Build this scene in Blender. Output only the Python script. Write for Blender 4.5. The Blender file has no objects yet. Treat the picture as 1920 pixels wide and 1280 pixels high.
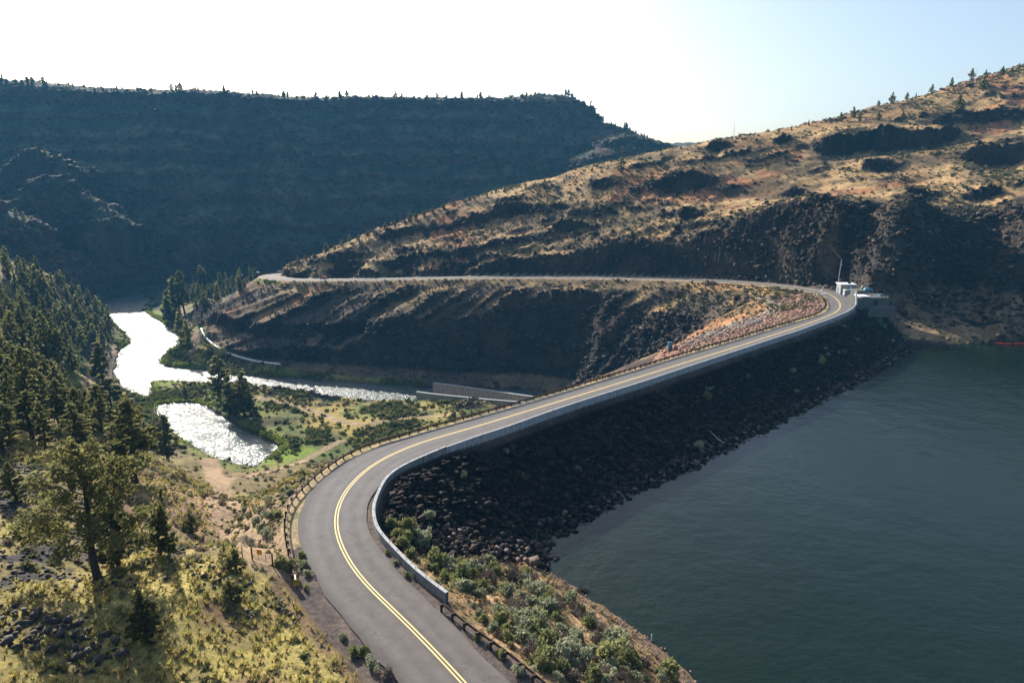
NA, NR = 1500, 1300
HAZE = .00011; SKY_STR = .1; EXPO = 1.05
import bpy, bmesh, math, random, time
import numpy as np
from mathutils import Vector, Matrix

T0 = time.time()
random.seed(7)
rng = np.random.default_rng(11)
scene = bpy.context.scene
COL = scene.collection

# ------------------------------------------------------------------ camera
F = 1280.0            # focal length, in photo pixels (photo is 1920 wide)
CX, CY = 960.0, 640.0
PITCH = math.radians(13.4)
H = 42.0              # camera height above the dam crest (crest road is z = 0)
Z_RIVER = -55.0
Z_LAKE = -10.5

def pz(u, v, z):
    """world point seen at pixel (u, v) on the level z"""
    yv = (v - CY) / F
    a = math.atan(yv) + PITCH
    Y = (H - z) / math.tan(a)
    zc = math.hypot(Y, H - z) * math.cos(math.atan(yv))
    return (((u - CX) / F) * zc, Y, z)

def py(u, v, Y):
    """world point seen at pixel (u, v) at the forward distance Y"""
    yv = (v - CY) / F
    a = math.atan(yv) + PITCH
    z = H - Y * math.tan(a)
    zc = Y * math.cos(PITCH) + (H - z) * math.sin(PITCH)
    return (((u - CX) / F) * zc, Y, z)

def project(p):
    x, y, z = p
    dz = z - H
    zc = y * math.cos(PITCH) - dz * math.sin(PITCH)
    up = y * math.sin(PITCH) + dz * math.cos(PITCH)
    return CX + F * x / zc, CY - F * up / zc, zc

# ------------------------------------------------------------------ noise
_T = {}
def _table(seed):
    if seed not in _T:
        _T[seed] = np.random.default_rng(seed).random((256, 256)).astype(np.float32)
    return _T[seed]

def vnoise(x, y, seed):
    t = _table(seed)
    xf = np.floor(x); yf = np.floor(y)
    xi = xf.astype(np.int64) & 255; yi = yf.astype(np.int64) & 255
    fx = (x - xf).astype(np.float32); fy = (y - yf).astype(np.float32)
    fx = fx * fx * (3 - 2 * fx); fy = fy * fy * (3 - 2 * fy)
    x1 = (xi + 1) & 255; y1 = (yi + 1) & 255
    a = t[xi, yi] * (1 - fx) + t[x1, yi] * fx
    b = t[xi, y1] * (1 - fx) + t[x1, y1] * fx
    return a * (1 - fy) + b * fy

def fbm(x, y, scale, octv=4, seed=0, gain=0.5):
    """value noise, about -1 .. 1"""
    s = 0; amp = 1.0; tot = 0
    c, d = math.cos(0.6), math.sin(0.6)
    X = x / scale; Y = y / scale
    for k in range(octv):
        s = s + amp * vnoise(X + 17.3 * k, Y - 9.1 * k, seed * 31 + k)
        tot += amp; amp *= gain
        X, Y = (X * c - Y * d) * 2.03, (X * d + Y * c) * 2.03
    return (s / tot) * 2 - 1

def ridged(x, y, scale, octv=4, seed=0):
    s = 0; amp = 1.0; tot = 0
    X = x / scale; Y = y / scale
    for k in range(octv):
        s = s + amp * (1 - np.abs(vnoise(X + 7.7 * k, Y + 3.1 * k, seed * 17 + k) * 2 - 1))
        tot += amp; amp *= 0.5
        X, Y = X * 1.62 - Y * 1.21, X * 1.21 + Y * 1.62
    return s / tot

def sstep(a, b, x):
    t = np.clip((x - a) / (b - a), 0, 1)
    return t * t * (3 - 2 * t)

# ------------------------------------------------------------------ polylines
def smooth_line(pts, step):
    """Catmull-Rom through 3D points, resampled at about the given step"""
    P = np.array(pts, float)
    P = np.vstack([2 * P[0] - P[1], P, 2 * P[-1] - P[-2]])
    out = []
    for i in range(1, len(P) - 2):
        p0, p1, p2, p3 = P[i - 1], P[i], P[i + 1], P[i + 2]
        n = max(2, int(np.linalg.norm(p2 - p1) / step * 2))
        t = np.linspace(0, 1, n, endpoint=False)[:, None]
        out.append(0.5 * ((2 * p1) + (-p0 + p2) * t + (2 * p0 - 5 * p1 + 4 * p2 - p3) * t ** 2 + (-p0 + 3 * p1 - 3 * p2 + p3) * t ** 3))
    out.append(P[-2][None])
    Q = np.vstack(out)
    d = np.r_[0, np.cumsum(np.linalg.norm(np.diff(Q, axis=0), axis=1))]
    n = max(2, int(round(d[-1] / step)) + 1)
    s = np.linspace(0, d[-1], n)
    return np.stack([np.interp(s, d, Q[:, k]) for k in range(3)], 1)

def relax(P, n):
    P = P.copy()
    for _ in range(n):
        P[1:-1] = 0.25 * P[:-2] + 0.5 * P[1:-1] + 0.25 * P[2:]
    return P

def arclen(P):
    return np.r_[0, np.cumsum(np.linalg.norm(np.diff(P[:, :2], axis=0), axis=1))]

def line_dist(x, y, P):
    """distance to a polyline, side (+ = right of travel) and arc length, for flat arrays"""
    best = np.full(x.shape, 1e9, np.float32); side = np.zeros(x.shape, np.float32); arc = np.zeros(x.shape, np.float32)
    L = arclen(P)
    for i in range(len(P) - 1):
        ax, ay = P[i, :2]; bx, by = P[i + 1, :2]
        dx, dy = bx - ax, by - ay; l2 = dx * dx + dy * dy + 1e-9
        t = np.clip(((x - ax) * dx + (y - ay) * dy) / l2, 0, 1)
        ex = x - (ax + t * dx); ey = y - (ay + t * dy)
        d = ex * ex + ey * ey
        m = d < best
        best[m] = d[m]
        side[m] = (ex * dy - ey * dx)[m]
        arc[m] = (L[i] + t * math.sqrt(l2))[m]
    return np.sqrt(best), np.sign(side), arc

def inside(x, y, poly):
    r = np.zeros(x.shape, bool)
    n = len(poly)
    for i in range(n):
        x0, y0 = poly[i][:2]; x1, y1 = poly[(i + 1) % n][:2]
        if y0 == y1: continue
        c = ((y0 > y) != (y1 > y)) & (x < (x1 - x0) * (y - y0) / (y1 - y0) + x0)
        r ^= c
    return r

# ------------------------------------------------------------------ road lines, traced on the level of the crest
near_centre = [(1560,2200),(1290,1830),(1130,1608),(1010,1440),(870,1280),(795,1200),(722,1128),(681,1092),(656,1056),(639,1026),(630,1002),(627,981),(628,964),(634,944),(645,921),(662,902.5),(695,872),(745,846),(795,827),(845,813),(895,799),(945,783.5),(995,768.5),(1120,730.5),(1200,706),(1279,681.5),(1380,650.5),(1442,630.5),(1500,611.5),(1539,598),(1562.5,588),(1573,580),(1576,573),(1572.6,565),(1566,558),(1558,553)]
far_centre = [(1547,548.5,-.1),(1525,543.5,-.4),(1480,537,-1),(1400,529.5,-2),(1300,524,-3.5),(1200,520.5,-5),(1000,518.5,-8),(850,520,-10),(700,523,-13),(600,524,-14.5),(547,523.5,-15.5),(520,521,-16)]
CL = smooth_line([pz(u, v, 0) for u, v in near_centre] + [pz(*t) for t in far_centre], 2.0)
# past the spur the road bends round behind it
e = CL[-1]; extra = [tuple(e), (e[0] - 9, e[1] + 10, e[2] - .4), (e[0] - 5, e[1] + 27, e[2] - 1.2), (e[0] + 16, e[1] + 46, e[2] - 2.5), (e[0] + 60, e[1] + 66, e[2] - 5)]
CL = np.vstack([CL[:-1], smooth_line(extra, 2.0)])
CL = relax(CL, 6)
CL_S = arclen(CL)
SH = float(CL_S[int(np.argmin(np.hypot(CL[:, 0] - pz(1010, 1440, 0)[0], CL[:, 1] - pz(1010, 1440, 0)[1])))])

edge_left = [(880,1420),(743,1280),(680,1200),(627,1143),(603,1107),(585,1071),(568,1041),(559,1011),(556,985),(560,964),(570,938),(587,914),(606,895),(621,880),(647.5,865),(672.5,852.5),(697,842),(729,830),(760,820),(797,809),(850,794.5),(895,781),(1007,747.5),(1100,721),(1200,690.5),(1280,667),(1380,637.5),(1440,619),(1500,602),(1531,593),(1547,586),(1554.7,577),(1554.5,569),(1551,560),(1546,554)]
edge_right = [(1100,1420),(960,1280),(880,1207),(802,1120),(746,1071),(720,1039),(699,1011),(688,990.6),(685,970),(688,949),(695.6,927),(707,910),(716,900),(738,883),(765,868),(800,854),(850,836),(900,821)]
EL = relax(smooth_line([pz(u, v, 0) for u, v in edge_left], 1.5), 4)
wall_top_near = [(838,1110),(800,1082),(770,1057),(737,1023),(713,997),(703,977),(700,950),(707,927),(720,900),(732.5,886),(747.5,876),(766,866),(785,857.5),(800,851),(836,836)]
wall_top_far = [(836,837.5),(865,827),(887.5,819),(931,805),(960,795.5),(1040,767),(1120,741),(1200,716),(1279,690),(1380,657),(1458,631.5),(1500,618),(1520,610.5),(1548,600.6),(1570,592),(1590,583),(1601,575),(1604.5,568),(1602,561),(1597.6,556)]
Z_WT = 0.85
WN = relax(smooth_line([pz(u, v, 1.0) for u, v in wall_top_near], 1.0), 3)
WF = relax(smooth_line([pz(u, v, Z_WT) for u, v in wall_top_far], 1.0), 3)
rail_left = [(553,1076),(549,1047),(541,1010),(537,980),(540,954),(551,931),(574,905),(600,882.5),(617.5,870),(644,852.5),(672.5,837.5),(704,826),(739,816),(772.5,807),(800,798.5),(880,777),(960,755),(1000,743.5),(1100,714),(1200,684.6),(1280,660.5),(1380,632),(1440,613.7),(1500,596),(1530,587),(1544,579),(1550,572),(1549,564),(1544,556.5),(1535,551)]
RL = relax(smooth_line([pz(u, v, 0.7) for u, v in rail_left], 1.0), 4)
rail_right = [(832,1131),(860,1154),(890,1177),(947,1217),(1013,1270),(1090,1335),(1150,1390)]
RR = relax(smooth_line([pz(u, v, 0.7) for u, v in rail_right], 1.0), 2)
rail_far = [(1530,551,.6),(1490,545,.2),(1440,539.5,-.3),(1400,535,-.8),(1340,530.5,-1.8)]
RFAR = smooth_line([pz(*t) for t in rail_far], 1.9)

# ------------------------------------------------------------------ river outline
riv_px = [(320,546),(285,547),(250,550),(215,560),(194,571),(205,600),(232,622),(246,640),(226,655),(217,690),(222,715),(240,733),(285,747),
          (284,722),(300,713),(400,721),(480,729),(560,739),(640,749),(720,756),(782,753),(1010,757),(1010,735),(820,728),(760,723),(700,719),(600,713),(520,708),(440,702),(380,694),(320,688),(303,680),(310,668),(335,655),(342,640),(322,615),(295,598),(272,582),(282,562),(310,550)]
pool_px = [(290,758),(292,768),(302,787),(332,816),(380,850),(440,870),(480,880),(496,866),(526,838),(500,824),(450,800),(410,775),(370,757),(330,755)]
RIV = [pz(u, v, Z_RIVER) for u, v in riv_px]
POOL = [pz(u, v, Z_RIVER) for u, v in pool_px]

def closed(poly, step=3.0):
    P = [poly[i] for i in range(len(poly))] + [poly[0]]
    return smooth_line(P, step)

# the river goes on round the bend, behind the trees, out of sight
e1, e2 = np.array(RIV[0]), np.array(RIV[4])
RIVX = [tuple(e2 + np.array(o)) for o in ((0, 0, 0), (-8, 45, 0), (20, 75, 0), (90, 80, 0), (180, 105, 0), (195, 75, 0), (110, 45, 0))] + [tuple(e1 + np.array((10, 0, 0))), RIV[0], RIV[1], RIV[2], RIV[3]]

# ------------------------------------------------------------------ control points for the lie of the land
CP = []
def cz(pts, z=None):
    for p in pts: CP.append(pz(p[0], p[1], z if z is not None else p[2]))
def cy(pts, Y=None):
    for p in pts: CP.append(py(p[0], p[1], Y if Y is not None else p[2]))
def cw(*pts):
    CP.extend(pts)

# near hillside, bottom left
cy([(0,1280,41),(150,1280,43),(330,1280,45),(520,1260,47),(620,1230,50.5),(560,1150,57),(520,1120,60),
    (0,1160,49),(150,1150,51),(300,1130,54),(430,1120,58),(0,1050,59),(185,1075,61),(330,1050,64),(430,1010,73),(480,1050,66),
    (0,940,76),(110,930,80),(230,930,84),(330,930,92),(0,850,97),(130,850,104),(230,860,112),(0,800,113),(80,780,128)])
cw((-60,20,13),(-20,15,14),(20,10,10),(-10,30,7),(-45,35,10),(-90,30,14),(-120,60,12),(-110,10,20),(0,-20,16),(-60,-40,22),(60,-40,4),(-160,-30,26),(-170,40,20),(-220,90,16),(-300,60,22))
# forest slope, falling to the river
cy([(0,720,160),(80,720,180),(0,650,205),(90,650,235),(0,590,265),(80,590,300),(0,530,340),(90,540,370),(150,590,400),(40,500,395),(0,488,400),(110,520,420),(165,560,450)])
cw((-330,260,30),(-420,340,40),(-300,160,24),(-460,470,50))
cz([(170,640,-53),(165,700,-50),(165,740,-49),(200,760,-52),(215,615,-53.5),(185,590,-54),(180,575,-54)])
cz([(250,780,-52),(280,810,-50),(320,850,-48),(370,880,-50),(430,900,-44),(480,900,-50),(200,800,-42),(240,840,-34),(150,790,-34)])
cy([(400,930,140),(430,960,115),(390,900,165),(470,950,117),(500,1000,91),(470,1060,77),(520,930,112),(540,1050,69)])
cz([(500,890,-42),(560,870,-46)])
# valley floor
cz([(520,845,-54),(560,830,-53),(600,800,-53),(600,760,-53.5),(500,780,-53),(450,760,-53),(380,735,-54),(330,735,-54),(700,790,-52.5),(700,765,-53.5),(800,770,-53),(800,755,-53),(900,765,-52)])
cw((-60,215,-53),(0,260,-53),(40,290,-53),(-20,200,-54))
# terraces beyond the river
cz([(345,600,-52),(350,570,-51),(330,560,-53),(365,630,-51),(330,668,-53.5),(380,670,-51.5),(430,683,-51),(500,697,-51.5),(600,704,-52),(700,712,-52),(380,645,-50),(450,672,-48),(520,688,-49)])
cz([(400,545,-50),(440,545,-46),(420,520,-48)])
# spur foot and cliffs below the far road
cz([(372,606,-46),(400,640,-47),(470,665,-47),(540,688,-48),(620,698,-49),(710,702,-50),(800,712,-53),(900,718,-53),(1000,725,-53)])
cy([(365,580,425),(378,570,432),(440,566,428),(440,560,440),(430,585,420),(470,540,428),(490,520,422)])
cy([(560,560,402),(560,620,388),(640,560,398),(640,640,372),(750,560,385),(750,640,362),(850,560,372),(900,580,362),(900,640,350),(1000,570,352),(1100,570,338),(1100,620,326),(1200,570,322),(1200,610,310),(1300,570,306),(1300,600,298),(1400,560,290),(1400,580,284)])
# hill above the far road: foot of the cliff, top of the cliff, slope, skyline
cy([(560,500,418),(640,493,410),(720,486,406),(800,480,396),(900,476,384),(1000,472,372),(1100,466,358),(1200,458,344),(1290,447,318),(1340,434,306),(1420,424,296),(1480,430,285),(1560,410,279),(1610,402,284)])
cy([(700,455,424),(800,430,424),(900,420,415),(1000,410,408),(1000,440,395),(1100,400,398),(1100,430,385),(1200,380,392),(1200,420,372),(1300,350,394),(1300,400,362),(1400,330,396),(1400,380,362),(1500,320,390),(1500,370,352),(1600,300,392),(1600,350,352),(1700,270,400),(1700,330,356),(1800,250,402),(1800,320,350),(1900,240,402),(1900,320,345),(1700,385,312),(1800,385,300),(1900,390,296)])
ridge = [(528,503,425),(560,487,428),(600,474,434),(680,443,442),(740,420,447),(800,398,450),(900,367,454),(960,351,455),(1050,331,452),(1150,306,448),(1250,281,446),(1380,262,448),(1500,240,455),(1600,213,462),(1650,201,465),(1740,175,472),(1800,161,478),(1860,142,484),(1920,126,490),(2060,84,505),(2250,40,530)]
cy(ridge)
for u, v, Y in ridge[2:]:
    x, y, z = py(u, v, Y)
    CP.append((x * 1.04 - 2, y + 45, z - 7)); CP.append((x * 1.1 - 5, y + 130, z - 45)); CP.append((x * 1.15, y + 200, z - 75))
# right end of the dam: rock rib, alcove, peninsula, cove
cy([(1622,530,258),(1650,500,257),(1655,460,262),(1640,430,276),(1690,520,254),(1700,470,262),(1710,440,280),(1800,425,284),(1870,440,276),(1900,480,262),(1920,520,252),(1740,540,266),(1780,565,268),(1850,565,265),(1790,475,276),(1735,455,276),(1840,500,272),(1885,560,254),(1715,575,255)])
cz([(1698,600,-6.4),(1740,589,-5),(1790,593,-5.6),(1824,613,-8.4),(1730,620,-8.2),(1775,622,-8.2),(1702,624,-8.6),(1740,583,-5.6),(1790,586,-6),(1860,612,-8.5),(1920,608,-8),(1880,600,-4),(1990,600,-4),(2100,590,0)])
cz([(1850,640,-14),(1872,636,-15),(1856,628,-12.5),(1715,646,-10.7),(1780,652,-11),(1832,650,-11.5),(1840,632,-11.5),(1890,635,-14),(1850,622,-10.6),(1920,622,-10.7),(2000,620,-10.7)])
cw((230,240,30),(300,260,55),(300,200,30),(380,230,70),(360,130,40),(300,60,30),(420,20,60),(300,150,-6),(280,100,-9))
# bank on the lake side of the road, and the lake bed
cz([(1320,1290,-10.6),(1250,1228,-10.6),(1180,1170,-10.6),(1100,1121,-10.6),(1050,1085,-10.6),(1012,1052,-10.6)])
cz([(1200,1215,-9.0),(1130,1160,-9.0),(1060,1110,-8.8),(1000,1075,-8.4),(1050,1200,-4.4),(980,1140,-4.0),(900,1090,-4.2),(820,1040,-4.0),(960,1230,-1.2),(900,1180,-1.2),(850,1110,-1.6),(790,1050,-2),(1250,1290,-7)])
cw((20,40,-7),(32,30,-10.4),(40,20,-11),(25,15,-5),(45,0,-11))
cw((60,60,-20),(60,100,-24),(90,120,-26),(120,150,-26),(150,190,-24),(160,150,-24),(170,210,-19),(100,40,-24),(200,200,-14),(220,150,-18),(80,0,-24),(45,75,-20),(40,60,-16),(60,20,-18),(130,-40,-20))
# the big mesa across the canyon
rim = [(-400,120,900),(-150,136,910),(0,153,915),(60,157,918),(120,164,920),(200,171,925),(260,177,930),(340,173,935),(420,178,940),(500,182,950),(650,188,960),(760,187,970),(880,190,985),(1000,185,1000),(1083,184,1010)]
rim = [(u, v, Y * .935) for u, v, Y in rim]
MESA_RIM = [py(*t) for t in rim]
CP.extend(MESA_RIM)
for x, y, z in MESA_RIM:
    CP.append((x * 1.07, y + 60, z + 2)); CP.append((x * 1.2, y + 200, z + 3))
    CP.append((x * .97, y - 30, z - 26)); CP.append((x * .9, y - 110, z - 78)); CP.append((x * .82, y - 205, z - 143))
east = [(1090,205,1010),(1110,215,1020),(1150,236,1040),(1200,256,1065),(1230,268,1080),(1262,279,1100),(1350,300,1150)]
for t in east:
    x, y, z = py(t[0], t[1], t[2] * .935); CP.append((x, y, z)); CP.append((x + 30, y + 90, z - 30)); CP.append((x + 120, y + 60, z - 60))
# canyon foot
cy([(60,475,640),(150,520,600),(220,530,585),(330,525,580),(430,510,580),(520,480,590),(620,455,610),(700,432,635)])
for u, o_ in ((270, 0), (345, 4), (420, 10), (500, 20), (590, 34)):
    cy([(u, 440, 644 + o_), (u, 360, 699 + o_)])
# butte on the left and the low ridge behind the hill
cy([(-60,310,640),(10,312,660),(45,293,665),(75,285,668),(100,298,662),(118,322,650),(140,340,640),(180,372,632),(215,390,625),(240,418,615),(262,445,606)])
cy([(60,330,628),(110,390,612),(160,420,600),(210,450,594),(60,430,590),(130,480,585)])
cy([(-40,375,540),(10,383,542),(30,398,538),(52,415,535),(70,440,528),(20,440,515),(40,470,512)])
cy([(1040,325,800),(1085,300,790),(1120,281,790),(1165,264,800),(1210,266,815),(1240,275,830),(1150,290,770),(1100,320,760)])
for u, v, Y in ((-40,310,690),(10,312,690),(45,293,695),(75,286,698),(100,300,690)):
    x, y, z = py(u, v, Y); CP.append((x, y, z - 6))
# far country
for a in range(-75, 76, 10):
    t = math.radians(a); r = 1700
    CP.append((r * math.sin(t), r * math.cos(t), 165 if a < 5 else 120))
# the dam line itself, kept well below the crest so the embankment section does the work
for s in np.arange(100, 235, 14):
    i = int(np.searchsorted(CL_S, s + SH)); i = min(i, len(CL) - 2)
    t = CL[i + 1] - CL[i]; t = t / np.linalg.norm(t[:2]); nrm = np.array((t[1], -t[0], 0))
    if 105 < s < 230:
        for o, zz in ((-60, -54), (-30, -52), (0, -45), (25, -30)):
            q = CL[i] + nrm * o
            CP.append((q[0], q[1], zz))
# the road bed
for i in range(0, len(CL), 6):
    s = CL_S[i] - SH
    if not (95 < s < 245): CP.append(tuple(CL[i]))

P = np.array(CP, float)
_, keep = np.unique(np.round(P[:, :2] / 1.5), axis=0, return_index=True)
P = P[np.sort(keep)]
def rbf_fit(P):
    n = len(P)
    D = np.hypot(P[:, None, 0] - P[None, :, 0], P[:, None, 1] - P[None, :, 1])
    D = np.sqrt(D * D + 9.0)
    D[np.arange(n), np.arange(n)] -= 1.2          # slight smoothing
    A = np.zeros((n + 3, n + 3)); A[:n, :n] = D
    A[:n, n] = 1; A[:n, n + 1:] = P[:, :2]; A[n, :n] = 1; A[n + 1:, :n] = P[:, :2].T
    return np.linalg.solve(A, np.r_[P[:, 2], 0, 0, 0])
W = rbf_fit(P)
def rbf_eval(x, y):
    out = np.zeros(x.shape)
    xf, yf = x.ravel(), y.ravel(); o = out.ravel()
    for k in range(0, len(xf), 20000):
        D = np.sqrt((xf[k:k + 20000, None] - P[None, :, 0]) ** 2 + (yf[k:k + 20000, None] - P[None, :, 1]) ** 2 + 9.0)
        o[k:k + 20000] = D @ W[:-3] + W[-3] + W[-2] * xf[k:k + 20000] + W[-1] * yf[k:k + 20000]
    return o.reshape(x.shape)

# ------------------------------------------------------------------ polar grid: fine where the photo looks
ang = np.r_[np.linspace(-75, -44, 60, endpoint=False), np.linspace(-44, 44, NA, endpoint=False), np.linspace(44, 75, 60)]
ANG = np.radians(ang)
R0, R1 = 14.0, 1750.0
RAD = np.exp(np.linspace(math.log(R0), math.log(R1), NR))
AA, RR_ = np.meshgrid(ANG, RAD, indexing='ij')
GX = RR_ * np.sin(AA); GY = RR_ * np.cos(AA)
ca = np.linspace(ANG[0], ANG[-1], 260); cr = np.linspace(math.log(R0), math.log(R1), 260)
cA, cR = np.meshgrid(ca, cr, indexing='ij')
CB = rbf_eval(np.exp(cR) * np.sin(cA), np.exp(cR) * np.cos(cA))
def bilin(G, a0, a1, r0, r1, A, R):
    na, nr = G.shape
    fa = np.clip((A - a0) / (a1 - a0) * (na - 1), 0, na - 1.001); fr = np.clip((R - r0) / (r1 - r0) * (nr - 1), 0, nr - 1.001)
    ia = fa.astype(int); ir = fr.astype(int); fa -= ia; fr -= ir
    return (G[ia, ir] * (1 - fa) + G[ia + 1, ir] * fa) * (1 - fr) + (G[ia, ir + 1] * (1 - fa) + G[ia + 1, ir + 1] * fa) * fr
GZ = bilin(CB, ANG[0], ANG[-1], cr[0], cr[-1], AA, np.log(RR_))
BASE = GZ.copy()

# regions
mesa_m = sstep(0, 60, GY - (520 + np.clip((GX + 150) * .35, -60, 400)))          # canyon wall and mesa
ridge_line = np.array([py(*t) for t in ridge])
rx = np.interp(GX, ridge_line[:, 0], ridge_line[:, 1])
hill_m = sstep(-150, -110, GX + (GY - 400) * .1) * (1 - sstep(60, 140, GY - rx)) * sstep(200, 260, GY - np.clip(-GX, 0, 400) * .6 + np.clip(GX - 120, 0, 300) * .35)

# strata: benches and cliff bands where the rock steps
def strata(z, n, levels):
    """levels: (height, band thickness, drop of the cliff)"""
    s = z + n
    out = np.zeros_like(z)
    for L, w, h in levels:
        wide = h * 2.4 + w
        out += h * (sstep(L - w, L + w, s) - np.clip((s - (L - wide)) / (2 * wide), 0, 1))
    return out
n1 = fbm(GX, GY, 130, 4, 3); n2 = fbm(GX, GY, 28, 4, 5)
tilt = GX * 0.01
mz = strata(GZ, n1 * 7 + n2 * 2.5 + tilt, [(128, 3.0, 10), (104, 2, 4), (76, 1.5, 4), (58, 2.0, 7), (38, 1.5, 3.5), (16, 1.5, 4.5), (-8, 2, 5), (-30, 2, 4)])
gul = (ridged(GX * 1.0 + GY * .15, GY * .35, 95, 4, 9) - .5) * 16
butte = np.exp(-(((GX + 430) / 110) ** 2 + ((GY - 640) / 70) ** 2))
GZ += mesa_m * sstep(-45, -5, GZ) * (1 - .75 * np.clip(butte, 0, 1)) * (mz + gul * (1 - sstep(118, 140, GZ)) + n2 * 2.2)

# right hill: broken benches of rimrock, dipping with the ridge
sh = GZ - 0.155 * (GX - 90) + n1 * 9 + n2 * 3.0
seg = sstep(-.18, .22, fbm(GX, GY, 55, 3, 21))
seg2 = sstep(-.05, .3, fbm(GX + 300, GY, 48, 3, 22))
hz_ = strata(sh, 0 * sh, [(52, 1.6, 6.5)]) * seg + strata(sh, 0 * sh, [(36, 1.4, 5)]) * seg2 + strata(sh, 0 * sh, [(21, 1.4, 4)]) * (1 - seg) + strata(sh, 0 * sh, [(9, 1.2, 3.5)]) * (1 - seg2)
# many short broken ledges
led = np.zeros_like(GZ)
for k_, L_ in enumerate(np.arange(-4, 96, 6.5)):
    on = sstep(.02, .22, fbm(GX + 61 * k_, GY, 30, 3, 150 + k_ % 5))
    led += strata(sh, n2 * 4.5 + fbm(GX, GY, 8, 3, 149) * 2.0, [(L_, .7, 1.7)]) * on
hz_ = hz_ + led * 1.5
GZ += hill_m * (hz_ * .6 + n2 * 1.3 + (ridged(GX, GY, 34, 3, 12) - .5) * 3.0)

def _scarp(px, h, wdt=1.3, reach=13.0, Ynear=230):
    global GZ
    pts = [q for q in (hit(u, v, 240) for u, v in px) if q is not None and q[1] > Ynear]
    L = smooth_line(pts, 3.0)
    m = (GX > L[:, 0].min() - 40) & (GX < L[:, 0].max() + 40) & (GY > L[:, 1].min() - 45) & (GY < L[:, 1].max() + 45)
    x, y = GX[m], GY[m]
    d0, s0, a0 = line_dist(x, y, L)
    wob = fbm(x, y, 16, 3, 123) * 4.0 + fbm(x, y, 4, 3, 124) * 1.5
    sd = -s0 * d0 + wob           # the lines run left to right: uphill lies to the left of travel
    end = arclen(L)[-1]
    k = sstep(0, 14, a0) * sstep(0, 14, end - a0) * np.exp(-(d0 / reach) ** 2)
    hv = h * np.clip(.95 + fbm(a0, a0 * 0 + h * 9, 17, 3, 125) * 1.5, .1, 1.5)
    GZ[m] += hv * (sstep(-wdt, wdt, sd) * 2 - 1) * k

# rock rib right of the dam, with a gully on its left
_m = (GX > 90) & (GX < 210) & (GY > 225) & (GY < 320)
for A_, B_, h_, w_ in ((py(1705, 415, 292), py(1652, 540, 250), 7.0, 7.5), (py(1612, 420, 292), py(1618, 525, 262), -5.0, 5.0), (py(1910, 430, 282), py(1915, 540, 256), 6.0, 7.0)):
    dd_, _, _ = line_dist(GX[_m], GY[_m], np.array([A_, B_]))
    GZ[_m] += h_ * np.exp(-((dd_ + fbm(GX[_m], GY[_m], 9, 3, 63) * 2.5) / w_) ** 2)

# general relief of the near hill and the forest slope
left_m = (1 - sstep(-20, 0, GX + (GY - 85) * .25)) * (1 - sstep(430, 500, GY))
GZ += left_m * (fbm(GX, GY, 22, 4, 31) * .9 * sstep(25, 60, GY) + fbm(GX, GY, 70, 3, 33) * 2.2 * sstep(110, 170, GY)) * sstep(-54, -46, GZ)

def grid_z(x, y):
    a = np.arctan2(x, y); lr = np.log(np.hypot(x, y))
    a = np.asarray(a, float); lr = np.asarray(lr, float)
    fa = np.interp(a, ANG, np.arange(len(ANG))); fr = np.clip((lr - math.log(R0)) / (math.log(R1) - math.log(R0)) * (NR - 1), 0, NR - 1.001)
    fa = np.clip(fa, 0, len(ANG) - 1.001)
    ia = fa.astype(int); ir = fr.astype(int); fa = fa - ia; fr = fr - ir
    return (GZ[ia, ir] * (1 - fa) + GZ[ia + 1, ir] * fa) * (1 - fr) + (GZ[ia, ir + 1] * (1 - fa) + GZ[ia + 1, ir + 1] * fa) * fr
def grid_at(G, x, y):
    a = np.arctan2(x, y); lr = np.log(np.hypot(x, y))
    ia = np.clip(np.round(np.interp(a, ANG, np.arange(len(ANG)))).astype(int), 0, len(ANG) - 1)
    ir = np.clip(np.round((lr - math.log(R0)) / (math.log(R1) - math.log(R0)) * (NR - 1)).astype(int), 0, NR - 1)
    return G[ia, ir]

_marchR = np.exp(np.linspace(math.log(18), math.log(1700), 2600))
def hit(u, v, skip=0.0):
    """where the sight line through a photo pixel first meets the land"""
    yv = (v - CY) / F; xv = (u - CX) / F
    dy = math.cos(PITCH) - yv * math.sin(PITCH); dz = -math.sin(PITCH) - yv * math.cos(PITCH); dx = xv
    h = math.hypot(dx, dy)
    t = _marchR[_marchR > skip] / h
    X = dx * t; Y = dy * t; Z = H + dz * t
    G = grid_z(X, Y)
    below_ = np.nonzero(Z <= G)[0]
    if len(below_) == 0: return None
    k = below_[0]
    if k == 0: return (X[0], Y[0], G[0])
    a0 = Z[k - 1] - G[k - 1]; a1 = G[k] - Z[k]; f = a0 / (a0 + a1 + 1e-9)
    x = X[k - 1] + (X[k] - X[k - 1]) * f; y = Y[k - 1] + (Y[k] - Y[k - 1]) * f
    return (float(x), float(y), float(grid_z(np.array([x]), np.array([y]))[0]))


for px_, h_ in (([(1505,284),(1540,277),(1580,273),(1640,263),(1700,264),(1760,256),(1800,242)], 5.0),
                ([(1205,362),(1235,346),(1280,338),(1320,338),(1356,346)], 4.4),
                ([(1780,304),(1840,294),(1890,290),(1960,290)], 5.0),
                ([(1590,322),(1640,311),(1695,318)], 3.2),
                ([(1300,284),(1340,276),(1385,272)], 2.6), ([(1425,268),(1460,262),(1500,262)], 2.4),
                ([(1080,352),(1130,344),(1170,346)], 1.8), ([(900,396),(960,384),(1010,380)], 1.8),
                ([(1660,372),(1740,362),(1830,366),(1910,356)], 2.6), ([(1240,415),(1300,400),(1370,404)], 2.0),
                ([(1010,436),(1080,425),(1160,428)], 2.2), ([(1440,372),(1500,360),(1560,366)], 1.6)):
    _scarp(px_, h_ * .85)

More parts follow.
